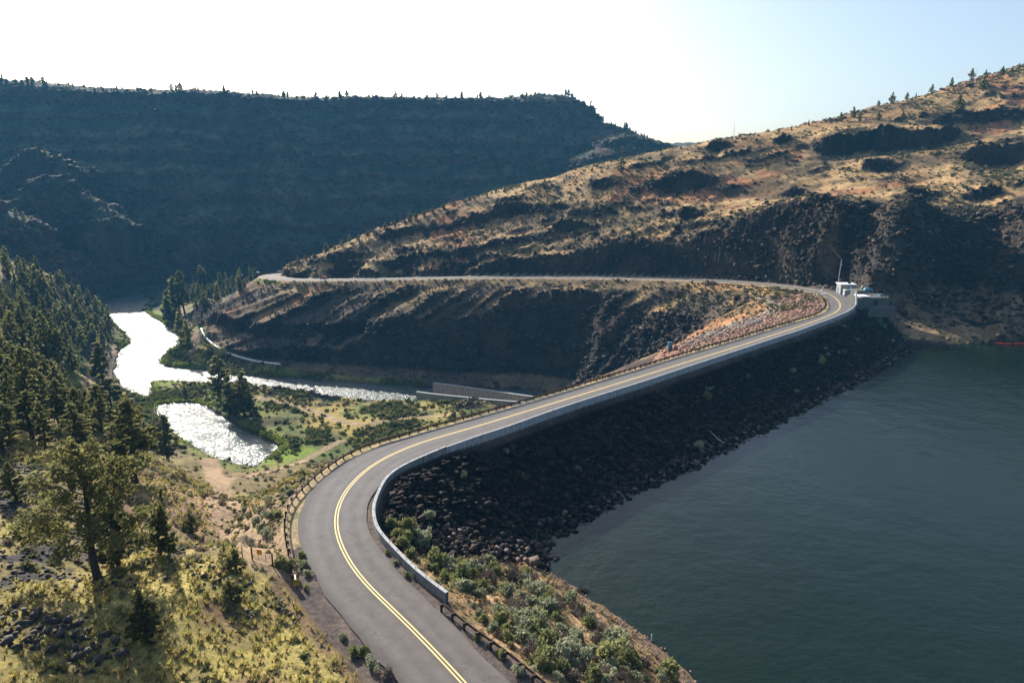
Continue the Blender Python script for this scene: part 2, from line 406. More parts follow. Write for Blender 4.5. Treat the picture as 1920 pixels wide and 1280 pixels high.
# ---- road bed: cut and fill
rd_d = np.full(GX.shape, 999., np.float32); rd_side = np.zeros(GX.shape, np.float32); rd_arc = np.zeros(GX.shape, np.float32)
m = (GY > -10) & (GY < 500) & (GX > -230) & (GX < 280)
d_, s_, a_ = line_dist(GX[m], GY[m], CL)
rd_d[m] = d_; rd_side[m] = s_; rd_arc[m] = a_
ZR = np.interp(rd_arc, CL_S, CL[:, 2])
# the deck reaches from the rail on the left to the wall on the right
def offs(line, pts=CL):
    d, s, a = line_dist(line[:, 0], line[:, 1], pts)
    o = np.argsort(a); return a[o], d[o]
aL, oL = offs(RL); aR, oR = offs(np.vstack([WN, WF])); aRR, oRR = offs(RR)
S_END = float(aL.max())
lo = np.interp(rd_arc, np.r_[0, aL[0] - 12, aL], np.r_[6.6, 6.6, oL + .5], right=6.2)
S_BEND0, S_W0 = float(aL.min()), float(aR.min())
ro = np.interp(rd_arc, np.r_[aRR[0] - 1, aRR, aR], np.r_[oRR[0] + .4, oRR + .4, oR + .1], left=6.0, right=5.6)
S_FAR = float(aR.max())
off = np.where(rd_side > 0, ro, lo)
d = np.maximum(rd_d - off, 0)
dw = d + (fbm(GX, GY, 9, 3, 41) * .8 + fbm(GX, GY, 2.5, 2, 42) * .25) * sstep(0.5, 4, d)
dw = np.maximum(dw, 0)
# fill slopes: lake face 1:1.6, downstream face 1:2.1, spillway bench at the far end, talus below the far road
onwall = (rd_arc > S_W0 + 4) & (rd_arc < S_FAR + 2) & (rd_side > 0)
drop0 = np.where(onwall, 1.25 + 1.0 * (1 - sstep(S_W0 + 40, S_W0 + 62, rd_arc)) * sstep(S_W0 + 12, S_W0 + 22, rd_arc), 0.0)
fillR = drop0 * sstep(0, .3, d) + np.where(onwall, np.minimum(dw, 8) / 1.5 + np.maximum(dw - 8, 0) / 2.3, dw / 2.0)
fillR = np.where(rd_arc >= S_FAR + 2, .4 * sstep(0, .3, d) + dw * 1.3, fillR)
fr_ = np.interp(rd_arc, [S_END - 116, S_END - 110, S_END - 104, S_END - 90, S_END - 55, S_END - 18, S_END, S_END + 30, S_END + 60], [0, 8.5, 8.5, 12, 15, 18, 20, 12, 0])
fillL = np.minimum(dw, fr_) / 14 + np.maximum(dw - fr_, 0) / 1.75
far = sstep(S_END + 20, S_END + 70, rd_arc)
up_w = 24 + fbm(rd_arc, rd_arc * 0 + 5, 40, 2, 43) * 8
fillF = np.minimum(dw, up_w) * .56 + np.maximum(dw - up_w, 0) * .95
left_end = sstep(S_END + 150, S_END + 210, rd_arc)
fillF = fillF * (1 - left_end) + left_end * dw * .66
fillL = fillL * (1 - far) + far * fillF
fill = np.where(rd_side > 0, fillR, fillL)
cut = np.where(far > .02, 2.2, np.where(rd_arc < S_BEND0 + 8, 1.9, 1.1)) * np.maximum(dw - np.where(far > .02, 1.0, .0), 0)
cut = np.where(rd_side > 0, cut, 1.2 * dw)
Z1 = np.minimum(np.maximum(GZ, ZR - .12 - fill), ZR - .12 + cut)
use = (rd_d < 260)
GZ = np.where(use, Z1, GZ)
# pit for the intake works
pit = sstep(118.5, 120.5, GX) * (1 - sstep(139, 143, GX)) * sstep(218, 222, GY) * (1 - sstep(245, 249, GY)) * (d > .5)
GZ = np.where(pit > 0, GZ * (1 - pit) + np.minimum(GZ, np.where(GY < 229.5, -3.3, -4.5)) * pit, GZ)
# level pad for the gatehouse beside the far bend
_pd = np.full(GX.shape, 99., np.float32); _m = (GX > 95) & (GX < 160) & (GY > 225) & (GY < 295)
_pd[_m] = line_dist(GX[_m], GY[_m], np.array([(123., 246., 0.), (127., 272., 0.)]))[0]
pad = 1 - sstep(7.0, 9.5, _pd)
GZ = np.where(pad > 0, GZ * (1 - pad) + np.minimum(GZ, -.05) * pad, GZ)
road_near = 1 - sstep(0, 3, d)

# talus chutes under the far road
below = sstep(.5, 6, ZR - GZ) * (rd_side < 0) * sstep(S_END + 60, S_END + 110, rd_arc) * (rd_d < 90) * sstep(-54, -50, GZ)
ch = ridged(rd_arc - rd_d * .8 + n2 * 3, rd_d * .12, 19, 3, 51)
GZ += below * (ch - .55) * 9.0 * sstep(2, 14, d)
GZ += below * strata(GZ + n1 * 3, n2 * 3.5, [(-33, 1.5, 5)]) * sstep(-.1, .3, fbm(GX, GY, 40, 2, 55)) * .9
# ragged rock above the far road
above = sstep(1, 6, GZ - ZR) * (rd_side > 0) * (rd_arc > S_END + 10) * (rd_d < 60)
GZ += above * ((ridged(GX, GY, 9, 3, 57) - .5) * 2.6 + n2 * 1.2)

# alcove right of the dam: rough rock
alc = sstep(95, 125, GX) * sstep(225, 240, GY) * (1 - sstep(285, 310, GY)) * sstep(-10, -7, GZ)
GZ += alc * ((ridged(GX, GY, 7, 4, 61) - .5) * 2.8 + fbm(GX, GY, 3, 3, 62) * .7) * (d > 6)

# ---- river and pool channel
riv_d = np.full(GX.shape, 200., np.float32)
mm = (GX > -460) & (GX < 60) & (GY > 190) & (GY < 720) & (GZ < 0)
xs, ys = GX[mm], GY[mm]
best = np.full(xs.shape, 200., np.float32)
for poly in (RIV, POOL, RIVX):
    c = closed(poly, 4.0)
    dd, _, _ = line_dist(xs, ys, c)
    ins = inside(xs, ys, c)
    best = np.minimum(best, np.where(ins, -dd, dd))
best = best + fbm(xs, ys, 9, 3, 71) * 1.3
riv_d[mm] = best
bank = Z_RIVER + .25 + np.clip(riv_d, 0, 60) * .06
GZ = np.where(riv_d < 0, np.minimum(GZ, Z_RIVER - .25 - np.clip(-riv_d, 0, 6) * .2), np.where(mm & (riv_d < 14), np.maximum(GZ, bank), GZ))
GZ = np.where(mm & (riv_d >= 0) & (riv_d < 30), np.minimum(GZ, Z_RIVER + .6 + np.clip(riv_d, 0, 60) * .55 + np.clip(riv_d - 10, 0, 60) * 1.2), GZ)

# ---- masks for fine relief
fine = (1 - road_near)
on_deck = (d <= 0.01) & (rd_d < 20) & use
lake_face = onwall & (d > 0) & (rd_d < 60) & ~on_deck
dist = RR_
GZ += fine * fbm(GX, GY, 6, 4, 81) * np.where(mesa_m > .5, 1.2, .42) * sstep(0, 6, d) * np.where(riv_d < 3, 0.15, 1)
GZ += lake_face * ((ridged(GX, GY, 1.7, 2, 83) - .5) * .75 + fbm(GX, GY, .9, 2, 84) * .25) * sstep(.3, 2, d) * np.clip(1.2 - dist / 400, .3, 1)

# ---- rock faces: push steep ground in and out along its normal, with noise that also varies with height
def normals():
    vx = np.gradient(GX, axis=0), np.gradient(GX, axis=1); vy = np.gradient(GY, axis=0), np.gradient(GY, axis=1); vz = np.gradient(GZ, axis=0), np.gradient(GZ, axis=1)
    nx = vy[0] * vz[1] - vz[0] * vy[1]; ny = vz[0] * vx[1] - vx[0] * vz[1]; nz = vx[0] * vy[1] - vy[0] * vx[1]
    l = np.sqrt(nx * nx + ny * ny + nz * nz) + 1e-9
    s = np.where(nz < 0, -1, 1) / l
    return nx * s, ny * s, nz * s
NXv, NYv, NZv = normals()
STEEP = sstep(.55, 1.0, np.sqrt(NXv ** 2 + NYv ** 2) / np.maximum(NZv, .05))
wide_ = np.where(mesa_m > .5, 2.6, 1.0)
colm = ridged(GX / wide_ + GY * .3, GZ * .28 / wide_ + GY * .2, 5.5, 4, 91) - .5          # upright joints
ledg = ridged(GX * .25 + GY * .1, GZ * 1.1 / wide_, 6.0, 3, 92) - .5                     # ledges
blob = fbm(GX + GZ * .6, GY + GZ * .9, 4.5, 4, 93)
bench = (rd_arc < S_END + 60) & (rd_arc > S_END - 150) & (rd_side < 0) & (rd_d < 60) & use
amp_ = STEEP * np.where(bench, .25, 1) * (~on_deck) * (riv_d > 2) * np.where(lake_face, 0, 1) * np.where(d < 3, 0, 1) * wide_
fineb = ridged(GX + GZ * .9, GY - GZ * .7, 2.6, 3, 94) - .5
disp = amp_ * (colm * 1.5 + ledg * 1.5 + blob * 1.3 + fineb * 1.3)
VX = GX + NXv * disp; VY = GY + NYv * disp; VZ = GZ + NZv * disp

print('terrain', GX.shape, time.time() - T0, 'ctrl', len(P), 'S_END', S_END, 'S_W0', S_W0, 'S_FAR', S_FAR, 'len', CL_S[-1])
# ================================================================== ground colours (what lies where; shaded rock is painted darker)
def mix(a, b, t):
    return a + (np.asarray(b, np.float32) - a) * t[..., None]
def flat(c):
    return np.broadcast_to(np.array(c, np.float32), GX.shape + (3,)).copy()
SL = np.sqrt(NXv ** 2 + NYv ** 2) / np.maximum(NZv, .05)
f3 = fbm(GX, GY, 3.0, 3, 101); f8 = fbm(GX, GY, 8, 4, 102); f20 = fbm(GX, GY, 20, 4, 103); f60 = fbm(GX, GY, 60, 3, 104)
steep = sstep(.62, .85, SL + f8 * .12)

# pixel -> land helper for painted tracks
def land_line(px, step=3.0):
    pts = [hit(u, v) for u, v in px]
    return smooth_line([p for p in pts if p is not None], step)
TRACKS = [(land_line([(178,775),(163,745),(159,722),(170,695),(188,676),(206,660),(217,648)]), 1.5),
          (land_line([(348,548),(343,572),(348,600),(358,622),(368,640),(360,658)]), 1.8),
          (land_line([(455,742),(520,752),(600,775),(640,790),(700,793),(790,782),(850,775)]), 1.6),
          (land_line([(392,862),(400,885),(412,915),(425,950),(447,985),(478,1020),(508,1060)]), 2.6),
          (land_line([(415,905),(470,893),(520,880),(580,858),(640,826)]), 1.4)]
TR = np.full(GX.shape, 99., np.float32)
for L, w in TRACKS:
    m = (GX > L[:, 0].min() - 12) & (GX < L[:, 0].max() + 12) & (GY > L[:, 1].min() - 12) & (GY < L[:, 1].max() + 12)
    dd, _, _ = line_dist(GX[m], GY[m], L)
    TR[m] = np.minimum(TR[m], dd - w)
TR = TR + f3 * .5
track = 1 - sstep(-.4, .6, TR)

# near hillside and forest slope
left = (GX < -12 + np.clip(90 - GY, -20, 60) * .55) & (GY < 520) & (rd_side <= 0) | ((GY < 60) & (GX < -8))
c_left = mix(flat((.145, .118, .052)), (.30, .255, .085), sstep(-.35, .3, f8 + f3 * .5))
c_left = mix(c_left, (.16, .105, .06), sstep(.02, .32, fbm(GX, GY, 13, 4, 105)))
c_left = mix(c_left, (.30, .20, .10), sstep(.2, .5, fbm(GX, GY, 17, 3, 106)) * .8)
rocky = sstep(.02, .25, fbm(GX, GY, 15, 4, 107) + sstep(60, 35, GY) * .18 - .08)
c_left = mix(c_left, (.045, .042, .043), rocky * sstep(-.25, .1, f3))
c_left = mix(c_left, (.135, .115, .055), sstep(110, 170, GY) * .55)
# brown soil around the foot of the bank and beside the gate
gate = np.exp(-(((GX + 42) / 17) ** 2 + ((GY - 106) / 34) ** 2))
c_left = mix(c_left, (.27, .185, .115), np.clip(gate * 1.5 - .25 + f8 * .35, 0, 1))

# valley floor
c_val = mix(flat((.085, .105, .030)), (.17, .175, .045), sstep(-.3, .35, f20 + f3 * .3))
c_val = mix(c_val, (.27, .21, .07), sstep(.2, .5, fbm(GX, GY, 26, 3, 108)))
c_val = mix(c_val, (.07, .07, .032), sstep(.1, .4, fbm(GX, GY, 9, 3, 109)))
grav = np.exp(-(((GX + 88) / 22) ** 2 + ((GY - 186) / 18) ** 2))
c_val = mix(c_val, (.17, .15, .13), np.clip(grav * 1.6 - .3 + f8 * .3, 0, 1))
def blobs(c, spots, colr, amt=1.0):
    for u, v, rx_, ry_ in spots:
        q = pz(u, v, Z_RIVER + 1)
        g = np.exp(-(((GX - q[0]) / rx_) ** 2 + ((GY - q[1]) / ry_) ** 2))
        c = mix(c, colr, np.clip(g * 2 - .7 + f8 * .5 + f3 * .3, 0, 1) * amt)
    return c
reed = [(292,575,12,24),(300,590,8,14),(318,672,9,14),(333,660,8,12),(330,688,14,7),(236,640,7,16),(240,622,6,12),(540,852,13,9),(510,862,10,6),(312,795,8,7),(590,742,14,6),(560,745,10,5),(300,716,8,6),(575,715,26,4),(640,719,20,3),(390,655,10,6)]
c_val = blobs(c_val, reed, (.15, .215, .03))
c_val = blobs(c_val, [(660,800,16,12),(700,820,16,12),(800,762,26,7),(610,790,12,8)], (.33, .25, .075), .8)
c_val = mix(c_val, (.06, .055, .045), (1 - sstep(0, 1.6, riv_d)) * .8)

# spur, far hill
gold = mix(flat((.335, .212, .10)), (.43, .29, .14), sstep(-.2, .4, f20 + f3 * .35))
gold = mix(gold, (.31, .125, .06), sstep(.15, .42, fbm(GX, GY, 34, 4, 110)) * .75)
gold = mix(gold, (.12, .092, .05), sstep(.05, .32, fbm(GX, GY, 7, 4, 111)) * .75)
gold = mix(gold, (.08, .068, .042), sstep(.10, .34, fbm(GX + GY * .4, GY, 22, 4, 118)) * .7)
rockc = mix(flat((.028, .023, .021)), (.062, .043, .032), sstep(-.3, .4, fbm(GX, GY + GZ * 2, 9, 4, 112)))  # cliff rock, darkened so that its shade sits in the colour
rockc = mix(rockc, (.016, .015, .015), sstep(.1, .4, fbm(GX, GY + GZ, 22, 3, 113)))
c_hill = gold * (1 - steep[..., None]) + rockc * steep[..., None]
# spur under the far road: grass near the road to the right, black scree to the left
tal = sstep(.5, 6, ZR - GZ) * (rd_side < 0) * (rd_arc > S_END - 10) * (rd_d < 110)
leftness = sstep(S_END + 150, S_END + 215, rd_arc)
scree = sstep(-.05, .25, ridged(rd_arc - rd_d * .8 + n2 * 3, rd_d * .1, 21, 3, 52) - .55 + f20 * .25 + leftness * .25 - .12)
c_spur = mix(gold * .92, (.072, .060, .053), np.clip(scree, 0, 1) * .92)
c_spur = mix(c_spur, (.105, .082, .062), sstep(.1, .35, f20 + f3 * .2) * .7)
deep = sstep(12, 20, ZR - GZ + f20 * 5)
c_spur = mix(c_spur, (.15, .105, .075), deep * .75 * (1 - scree * .6))
c_spur = c_spur * (1 - steep[..., None]) + rockc * steep[..., None] * .85
c_hill = mix(c_hill, (0, 0, 0), tal * 0) * (1 - tal[..., None]) + c_spur * tal[..., None]

# mesa and canyon, darker and less red: shade and haze put into the colour
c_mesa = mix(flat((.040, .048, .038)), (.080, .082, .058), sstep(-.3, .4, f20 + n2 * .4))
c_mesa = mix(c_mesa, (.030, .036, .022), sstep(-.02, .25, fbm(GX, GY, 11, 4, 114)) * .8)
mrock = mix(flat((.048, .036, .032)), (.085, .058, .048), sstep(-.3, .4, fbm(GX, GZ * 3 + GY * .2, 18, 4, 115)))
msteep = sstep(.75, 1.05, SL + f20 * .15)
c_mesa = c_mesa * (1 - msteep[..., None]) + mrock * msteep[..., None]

# right of the dam: broken brown rock with the alcove's shade in its colour, peninsula
c_alc = mix(flat((.028, .022, .018)), (.085, .06, .04), sstep(-.2, .35, f8 + f3 * .4))
c_alc = mix(c_alc, (.045, .038, .034), sstep(.1, .4, f20))
pen = sstep(-10, -8.5, GZ) * (1 - sstep(-1.5, 2, GZ)) * (GX > 110) * (GY > 190) * (rd_d > 14)
c_pen = mix(flat((.15, .105, .062)), (.27, .19, .11), sstep(-.25, .3, f8 + f3 * .5))

# bank on the lake side, near
c_bank = mix(flat((.20, .135, .075)), (.36, .245, .135), sstep(-.3, .3, f8 + f3 * .4))
c_bank = mix(c_bank, (.13, .125, .055), sstep(.0, .35, fbm(GX, GY, 4, 3, 116)) * .7)
c_bank = mix(c_bank, (.165, .115, .085), (1 - sstep(-9.6, -8.6, GZ + f3 * .4)))
c_bank = mix(c_bank, (.27, .17, .03), sstep(-10.35, -10.6, GZ) * (1 - sstep(-11.8, -13.5, -GZ * -1)))

# dam: dark rock fill, darkened further to carry its shade
c_dam = mix(flat((.010, .009, .009)), (.022, .017, .016), sstep(-.2, .4, f3 + f8 * .4))
c_dam = mix(c_dam, (.07, .055, .044), sstep(.25, .5, f8) * .5)
c_down = mix(flat((.30, .17, .125)), (.22, .125, .095), sstep(-.2, .3, f3))
c_down = mix(c_down, (.33, .27, .12), sstep(.15, .4, fbm(GX, GY, 12, 3, 117)) * .55)
c_shoulder = mix(flat((.085, .070, .066)), (.12, .095, .085), sstep(-.3, .3, f3))
c_verge = mix(flat((.33, .26, .15)), (.18, .16, .08), sstep(-.1, .4, f3 + fbm(GX, GY, 1.4, 2, 119) * .6))

C = c_val.copy()
lowland = (GZ < -49) & (GY < 470) & (GX < 60)
R_hill = ((hill_m > .35) & ~lowland) | ((tal > .3) & ~((GZ < -48.5) & (SL < .35))) | ((rd_arc > S_END) & (rd_side > 0) & (rd_d < 140) & (GX < 200))
R_mesa = (mesa_m > .5) & ~R_hill
left &= ~((rd_arc > S_END) & (rd_d < 170))
R_left = left & ~R_mesa & (GZ > -51.5 + f8 * 1.5)
R_alc = (GX > 92) & (GY > 130) & ~R_hill & (rd_d > 6) | (alc > .3) & (rd_d > 6)
C[R_hill] = c_hill[R_hill]
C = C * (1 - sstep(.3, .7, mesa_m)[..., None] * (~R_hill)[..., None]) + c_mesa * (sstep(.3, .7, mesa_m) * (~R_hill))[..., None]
C[R_left] = c_left[R_left]
C[R_alc] = c_alc[R_alc]
C = C * (1 - pen[..., None]) + c_pen * pen[..., None]
R_bank = (rd_side > 0) & (rd_arc < S_W0 + 26) & (GX > -30) & (GY < 110) & use
wb = R_bank * 1.0
C = C * (1 - wb[..., None]) + c_bank * wb[..., None]
R_dam = lake_face | ((rd_side > 0) & (rd_arc > S_W0 + 26) & (rd_arc < S_FAR - 1) & (d > 0) & (rd_d < 42) & use & ~((GX > 129.5 + f3) & (GY > 213)))
terr = np.zeros(GX.shape, bool); _m = (GX > -260) & (GX < 0) & (GY > 280) & (GY < 480) & (GZ < -40)
_tp = [hit(u, v) for u, v in ((346, 590), (372, 612), (398, 644), (430, 660), (470, 672), (540, 692), (640, 702), (725, 709), (800, 718), (780, 726), (600, 716), (440, 706), (320, 694), (298, 684), (328, 655), (338, 620))]
terr[_m] = inside(GX[_m] + f3[_m] * 2, GY[_m] + f8[_m] * 2, _tp)
R_hill &= ~terr
C[terr] = c_val[terr]
R_dam &= ~((GX > 129.5 + f3) & (GY > 213))
wd = (R_dam & (rd_arc > S_W0)) * sstep(S_W0 + 12, S_W0 + 19, rd_arc - f8 * 3 + np.clip(rd_d - 8, 0, 40) * -.15)
C = C * (1 - wd[..., None]) + c_dam * wd[..., None]
path_d = np.interp(rd_arc, [S_END - 95, S_END - 55, S_END - 18, S_END + 4], [10.5, 13.5, 15.5, 18])
R_down = (d < path_d + 1) & (rd_side < 0) & (rd_arc > S_END - 150) & (rd_arc < S_END + 8) & (d > 0) & (rd_d < 60) & use & (GZ > -16)
beyond = (d >= path_d + 1) & (rd_side < 0) & (rd_arc > S_END - 110) & (rd_arc < S_END + 10) & (rd_d < 90) & use & (GZ > -30)
C[beyond] = (gold * (1 - steep[..., None]) + rockc * steep[..., None])[beyond]
flank = (rd_side < 0) & (rd_arc > S_END - 128) & (rd_arc < S_END - 98) & (d > 7) & (rd_d < 90) & use
C[flank] = rockc[flank] * 1.6
C[R_down] = c_down[R_down]
pth = np.exp(-((d - path_d) / 2.6) ** 2) * (rd_side < 0) * (rd_arc > S_END - 95) * (rd_arc < S_END + 8) * use
C = mix(C, (.23, .22, .18), np.clip(pth * 1.4 + f3 * .2, 0, 1) * (pth > .15))
# cut bank and road shoulders
cutb = (rd_side < 0) & (rd_arc < S_BEND0 + 4) & (d > .2) & (rd_d < 14) & (GZ > ZR + .05)
wc = cutb * sstep(.30, .6, SL + f3 * .2)
wc = np.maximum(wc, cutb * (1 - sstep(2.2, 3.4, d + f3 * 1.2)))
C = mix(C, (.15, .10, .06), wc * .9)
C = mix(C, (.06, .048, .04), wc * sstep(.1, .4, f3) * .8)
dk = np.clip(1 - d / .9, 0, 1) * use * (rd_d < 14)
sh_c = np.where(((rd_side < 0) & (rd_arc > S_BEND0 + 6) & (rd_arc < S_END + 60))[..., None], c_verge, c_shoulder)
sh_c = np.where(((rd_arc > S_END + 60))[..., None], np.array((.30, .24, .17), np.float32), sh_c)
C = C * (1 - dk[..., None]) + sh_c * dk[..., None]
C = mix(C, (.30, .215, .14), track * (~R_dam) * (rd_d > 4.5) * .9)
C = np.clip(C, .012, .6)

# ---------------------------------------------------------------- materials
def new_mat(name):
    m = bpy.data.materials.new(name); m.use_nodes = True
    nt = m.node_tree; b = nt.nodes['Principled BSDF']
    return m, nt, b
def N(nt, t, **kw):
    n = nt.nodes.new(t)
    for k, v in kw.items():
        if k in n.inputs: n.inputs[k].default_value = v
        else: setattr(n, k, v)
    return n
def ramp(nt, src, stops):
    r = nt.nodes.new('ShaderNodeValToRGB'); e = r.color_ramp.elements
    while len(e) > 1: e.remove(e[-1])
    e[0].position, e[0].color = stops[0][0], (*stops[0][1], 1)
    for p, c in stops[1:]:
        q = e.new(p); q.color = (*c, 1)
    nt.links.new(src, r.inputs[0]); return r.outputs[0]
def noise(nt, scale, detail=4, rough=.6, vec=None):
    n = N(nt, 'ShaderNodeTexNoise'); n.inputs['Scale'].default_value = scale; n.inputs['Detail'].default_value = detail; n.inputs['Roughness'].default_value = rough
    if vec is None:
        tc = N(nt, 'ShaderNodeTexCoord'); vec = tc.outputs['Object']
    nt.links.new(vec, n.inputs['Vector']); return n
def mul(nt, a, b, fac=1.0):
    m = N(nt, 'ShaderNodeMix'); m.data_type = 'RGBA'; m.blend_type = 'MULTIPLY'; m.inputs[0].default_value = fac
    nt.links.new(a, m.inputs[6]); nt.links.new(b, m.inputs[7]); return m.outputs[2]
def bump(nt, b, hsrc, strength, dist):
    n = N(nt, 'ShaderNodeBump'); n.inputs['Strength'].default_value = strength; n.inputs['Distance'].default_value = dist
    nt.links.new(hsrc, n.inputs['Height']); nt.links.new(n.outputs[0], b.inputs['Normal'])

def ground_material(name, s1=1.3, s2=.22, bstr=.8, bdist=.25):
    m, nt, b = new_mat(name)
    at = N(nt, 'ShaderNodeAttribute', attribute_name='Col')
    n1_ = noise(nt, s1, 6, .7); n2_ = noise(nt, s2, 5, .6)
    r1 = ramp(nt, n1_.outputs[0], [(.3, (.45,) * 3), (.5, (1.,) * 3), (.72, (1.5, 1.45, 1.35))])
    r2 = ramp(nt, n2_.outputs[0], [(.3, (.72, .74, .76)), (.7, (1.25, 1.2, 1.15))])
    c = mul(nt, mul(nt, at.outputs['Color'], r1), r2)
    nt.links.new(c, b.inputs['Base Color'])
    b.inputs['Roughness'].default_value = .95; b.inputs['Specular IOR Level'].default_value = .12
    bump(nt, b, n1_.outputs[0], bstr, bdist)
    return m
M_ground = ground_material('ground_earth', 1.6, .3, .8, .2)
M_rockhill = ground_material('hill_earth', .7, .12, 1.0, .7)
M_mesa = ground_material('mesa_earth', .22, .05, 1.0, 2.2)
M_riprap = ground_material('rock_fill', 1.5, .3, 1.0, .6)

# ---------------------------------------------------------------- split the one sheet into the pieces of the setting
REG = np.zeros(GX.shape, np.int8)                    # 0 valley floor
REG[R_mesa] = 3
REG[R_hill | R_alc] = 2
REG[R_left] = 1
dam_zone = (R_dam & (wd > .5))
down_zone = R_down | ((rd_side < 0) & (rd_arc > S_W0 + 30) & (rd_arc < S_END + 8) & (d > 0) & (GZ > BASE + .8) & use)
REG[down_zone] = 7
REG[dam_zone] = 4
REG[(TR < .3) & (rd_d > 6) & (REG != 4)] = 5
REG[(rd_d < 9) & use & (d <= .6)] = 6
idx_all = np.arange(GX.size).reshape(GX.shape)
VCO = np.stack([VX, VY, VZ], -1).astype(np.float32).reshape(-1, 3)
CF = np.concatenate([C, np.ones(GX.shape + (1,), np.float32)], -1).astype(np.float32).reshape(-1, 4)
quads = np.stack([idx_all[:-1, :-1], idx_all[:-1, 1:], idx_all[1:, 1:], idx_all[1:, :-1]], -1).reshape(-1, 4)
qreg = REG[:-1, :-1].ravel()

def mesh_from(name, co, q, mat=None, cols=None, nside=4, smooth=False):
    me = bpy.data.meshes.new(name)
    co = np.asarray(co, np.float32); q = np.asarray(q, np.int32)
    me.vertices.add(len(co)); me.vertices.foreach_set('co', co.ravel())
    me.loops.add(q.size); me.loops.foreach_set('vertex_index', q.ravel())
    me.polygons.add(len(q)); me.polygons.foreach_set('loop_start', np.arange(0, q.size, nside, dtype=np.int32))
    if smooth: me.polygons.foreach_set('use_smooth', np.ones(len(q), bool))
    me.update(calc_edges=True)
    if cols is not None:
        a = me.attributes.new('Col', 'FLOAT_COLOR', 'POINT'); a.data.foreach_set('color', np.asarray(cols, np.float32).ravel())
    if mat is not None: me.materials.append(mat)
    return me
def link(name, me, parent=None, loc=None):
    o = bpy.data.objects.new(name, me); COL.objects.link(o)
    if parent is not None: o.parent = parent
    if loc is not None: o.location = loc
    return o
def tag(o, label=None, cat=None, group=None, kind=None):
    if label: o['label'] = label
    if cat: o['category'] = cat
    if group: o['group'] = group
    if kind: o['kind'] = kind
    return o
for k, nm, mt in ((0, 'valley_floor', M_ground), (1, 'hillside', M_ground), (2, 'hill', M_rockhill), (3, 'mesa', M_mesa), (4, 'dam_embankment', M_riprap), (5, 'dirt_track', M_ground), (6, 'road_verge', M_ground), (7, 'downstream_bank', M_ground)):
    q = quads[qreg == k]
    if len(q) == 0: continue
    u_, inv = np.unique(q, return_inverse=True)
    o = link(nm, mesh_from(nm, VCO[u_], inv.reshape(-1, 4), mt, CF[u_]))
    if k == 4: tag(o, 'dark rock-faced earth dam that carries the road between river and reservoir', 'dam')
    else: o['kind'] = 'structure'
print('ground', time.time() - T0)
# ================================================================== water
def sheet(name, pts, mat, z):
    me = bpy.data.meshes.new(name); me.from_pydata([(p[0], p[1], z) for p in pts], [], [list(range(len(pts)))]); me.materials.append(mat)
    o = link(name, me); o['kind'] = 'structure'; return o
def water(name, colr, rough, s1, st1, s2, st2, spec=.5):
    m, nt, b = new_mat(name)
    b.inputs['Base Color'].default_value = (*colr, 1); b.inputs['Roughness'].default_value = rough; b.inputs['IOR'].default_value = 1.33
    b.inputs['Specular IOR Level'].default_value = spec
    tc = N(nt, 'ShaderNodeTexCoord')
    a = noise(nt, s1, 4, .6, tc.outputs['Object']); c = noise(nt, s2, 3, .55, tc.outputs['Object'])
    b1 = N(nt, 'ShaderNodeBump'); b1.inputs['Strength'].default_value = st1; b1.inputs['Distance'].default_value = 1.0 / s1 * .35
    b2 = N(nt, 'ShaderNodeBump'); b2.inputs['Strength'].default_value = st2; b2.inputs['Distance'].default_value = 1.0 / s2 * .35
    nt.links.new(a.outputs[0], b1.inputs['Height']); nt.links.new(c.outputs[0], b2.inputs['Height']); nt.links.new(b1.outputs[0], b2.inputs['Normal']); nt.links.new(b2.outputs[0], b.inputs['Normal'])
    return m, nt, b
M_river, nt, b = water('river_water', (.05, .075, .075), .20, .3, .9, 1.0, 2.0)
M_pool, nt, b = water('pool_water', (.06, .085, .09), .12, .30, .8, 1.1, 1.6)
M_lake, nt, b = water('lake_water', (.005, .0125, .0075), .10, .9, .22, .16, .10, .42)
# broken, streaky surface on the river: fast and slack water side by side
for m_, lo_, hi_, sc_ in ((M_river, .12, .46, .06), (M_pool, .04, .20, .13)):
    nt = m_.node_tree; b = nt.nodes['Principled BSDF']
    r_ = noise(nt, sc_, 5, .7); mr = N(nt, 'ShaderNodeMapRange'); mr.inputs['From Min'].default_value = .3; mr.inputs['From Max'].default_value = .7; mr.inputs['To Min'].default_value = lo_; mr.inputs['To Max'].default_value = hi_
    nt.links.new(r_.outputs[0], mr.inputs['Value']); nt.links.new(mr.outputs[0], b.inputs['Roughness'])
nt = M_lake.node_tree; b = nt.nodes['Principled BSDF']
tc = N(nt, 'ShaderNodeTexCoord'); mp = N(nt, 'ShaderNodeMapping'); mp.inputs['Rotation'].default_value = (0, 0, .8); mp.inputs['Scale'].default_value = (.018, .006, 1); nt.links.new(tc.outputs['Object'], mp.inputs[0])
r_ = noise(nt, 1.0, 5, .65, mp.outputs[0]); mr = N(nt, 'ShaderNodeMapRange'); mr.inputs['From Min'].default_value = .35; mr.inputs['From Max'].default_value = .65; mr.inputs['To Min'].default_value = .05; mr.inputs['To Max'].default_value = .24
nt.links.new(r_.outputs[0], mr.inputs['Value']); nt.links.new(mr.outputs[0], b.inputs['Roughness'])
sheet('pond', [(p[0], p[1]) for p in [pz(u, v, Z_RIVER) for u, v in ((262, 770), (285, 751), (340, 748), (420, 768), (520, 815), (560, 840), (520, 890), (470, 895), (360, 872), (300, 815))]], M_pool, Z_RIVER + .03)
sheet('river', [(-520, 150), (60, 150), (60, 320), (-60, 480), (60, 560), (60, 760), (-560, 760)], M_river, Z_RIVER)
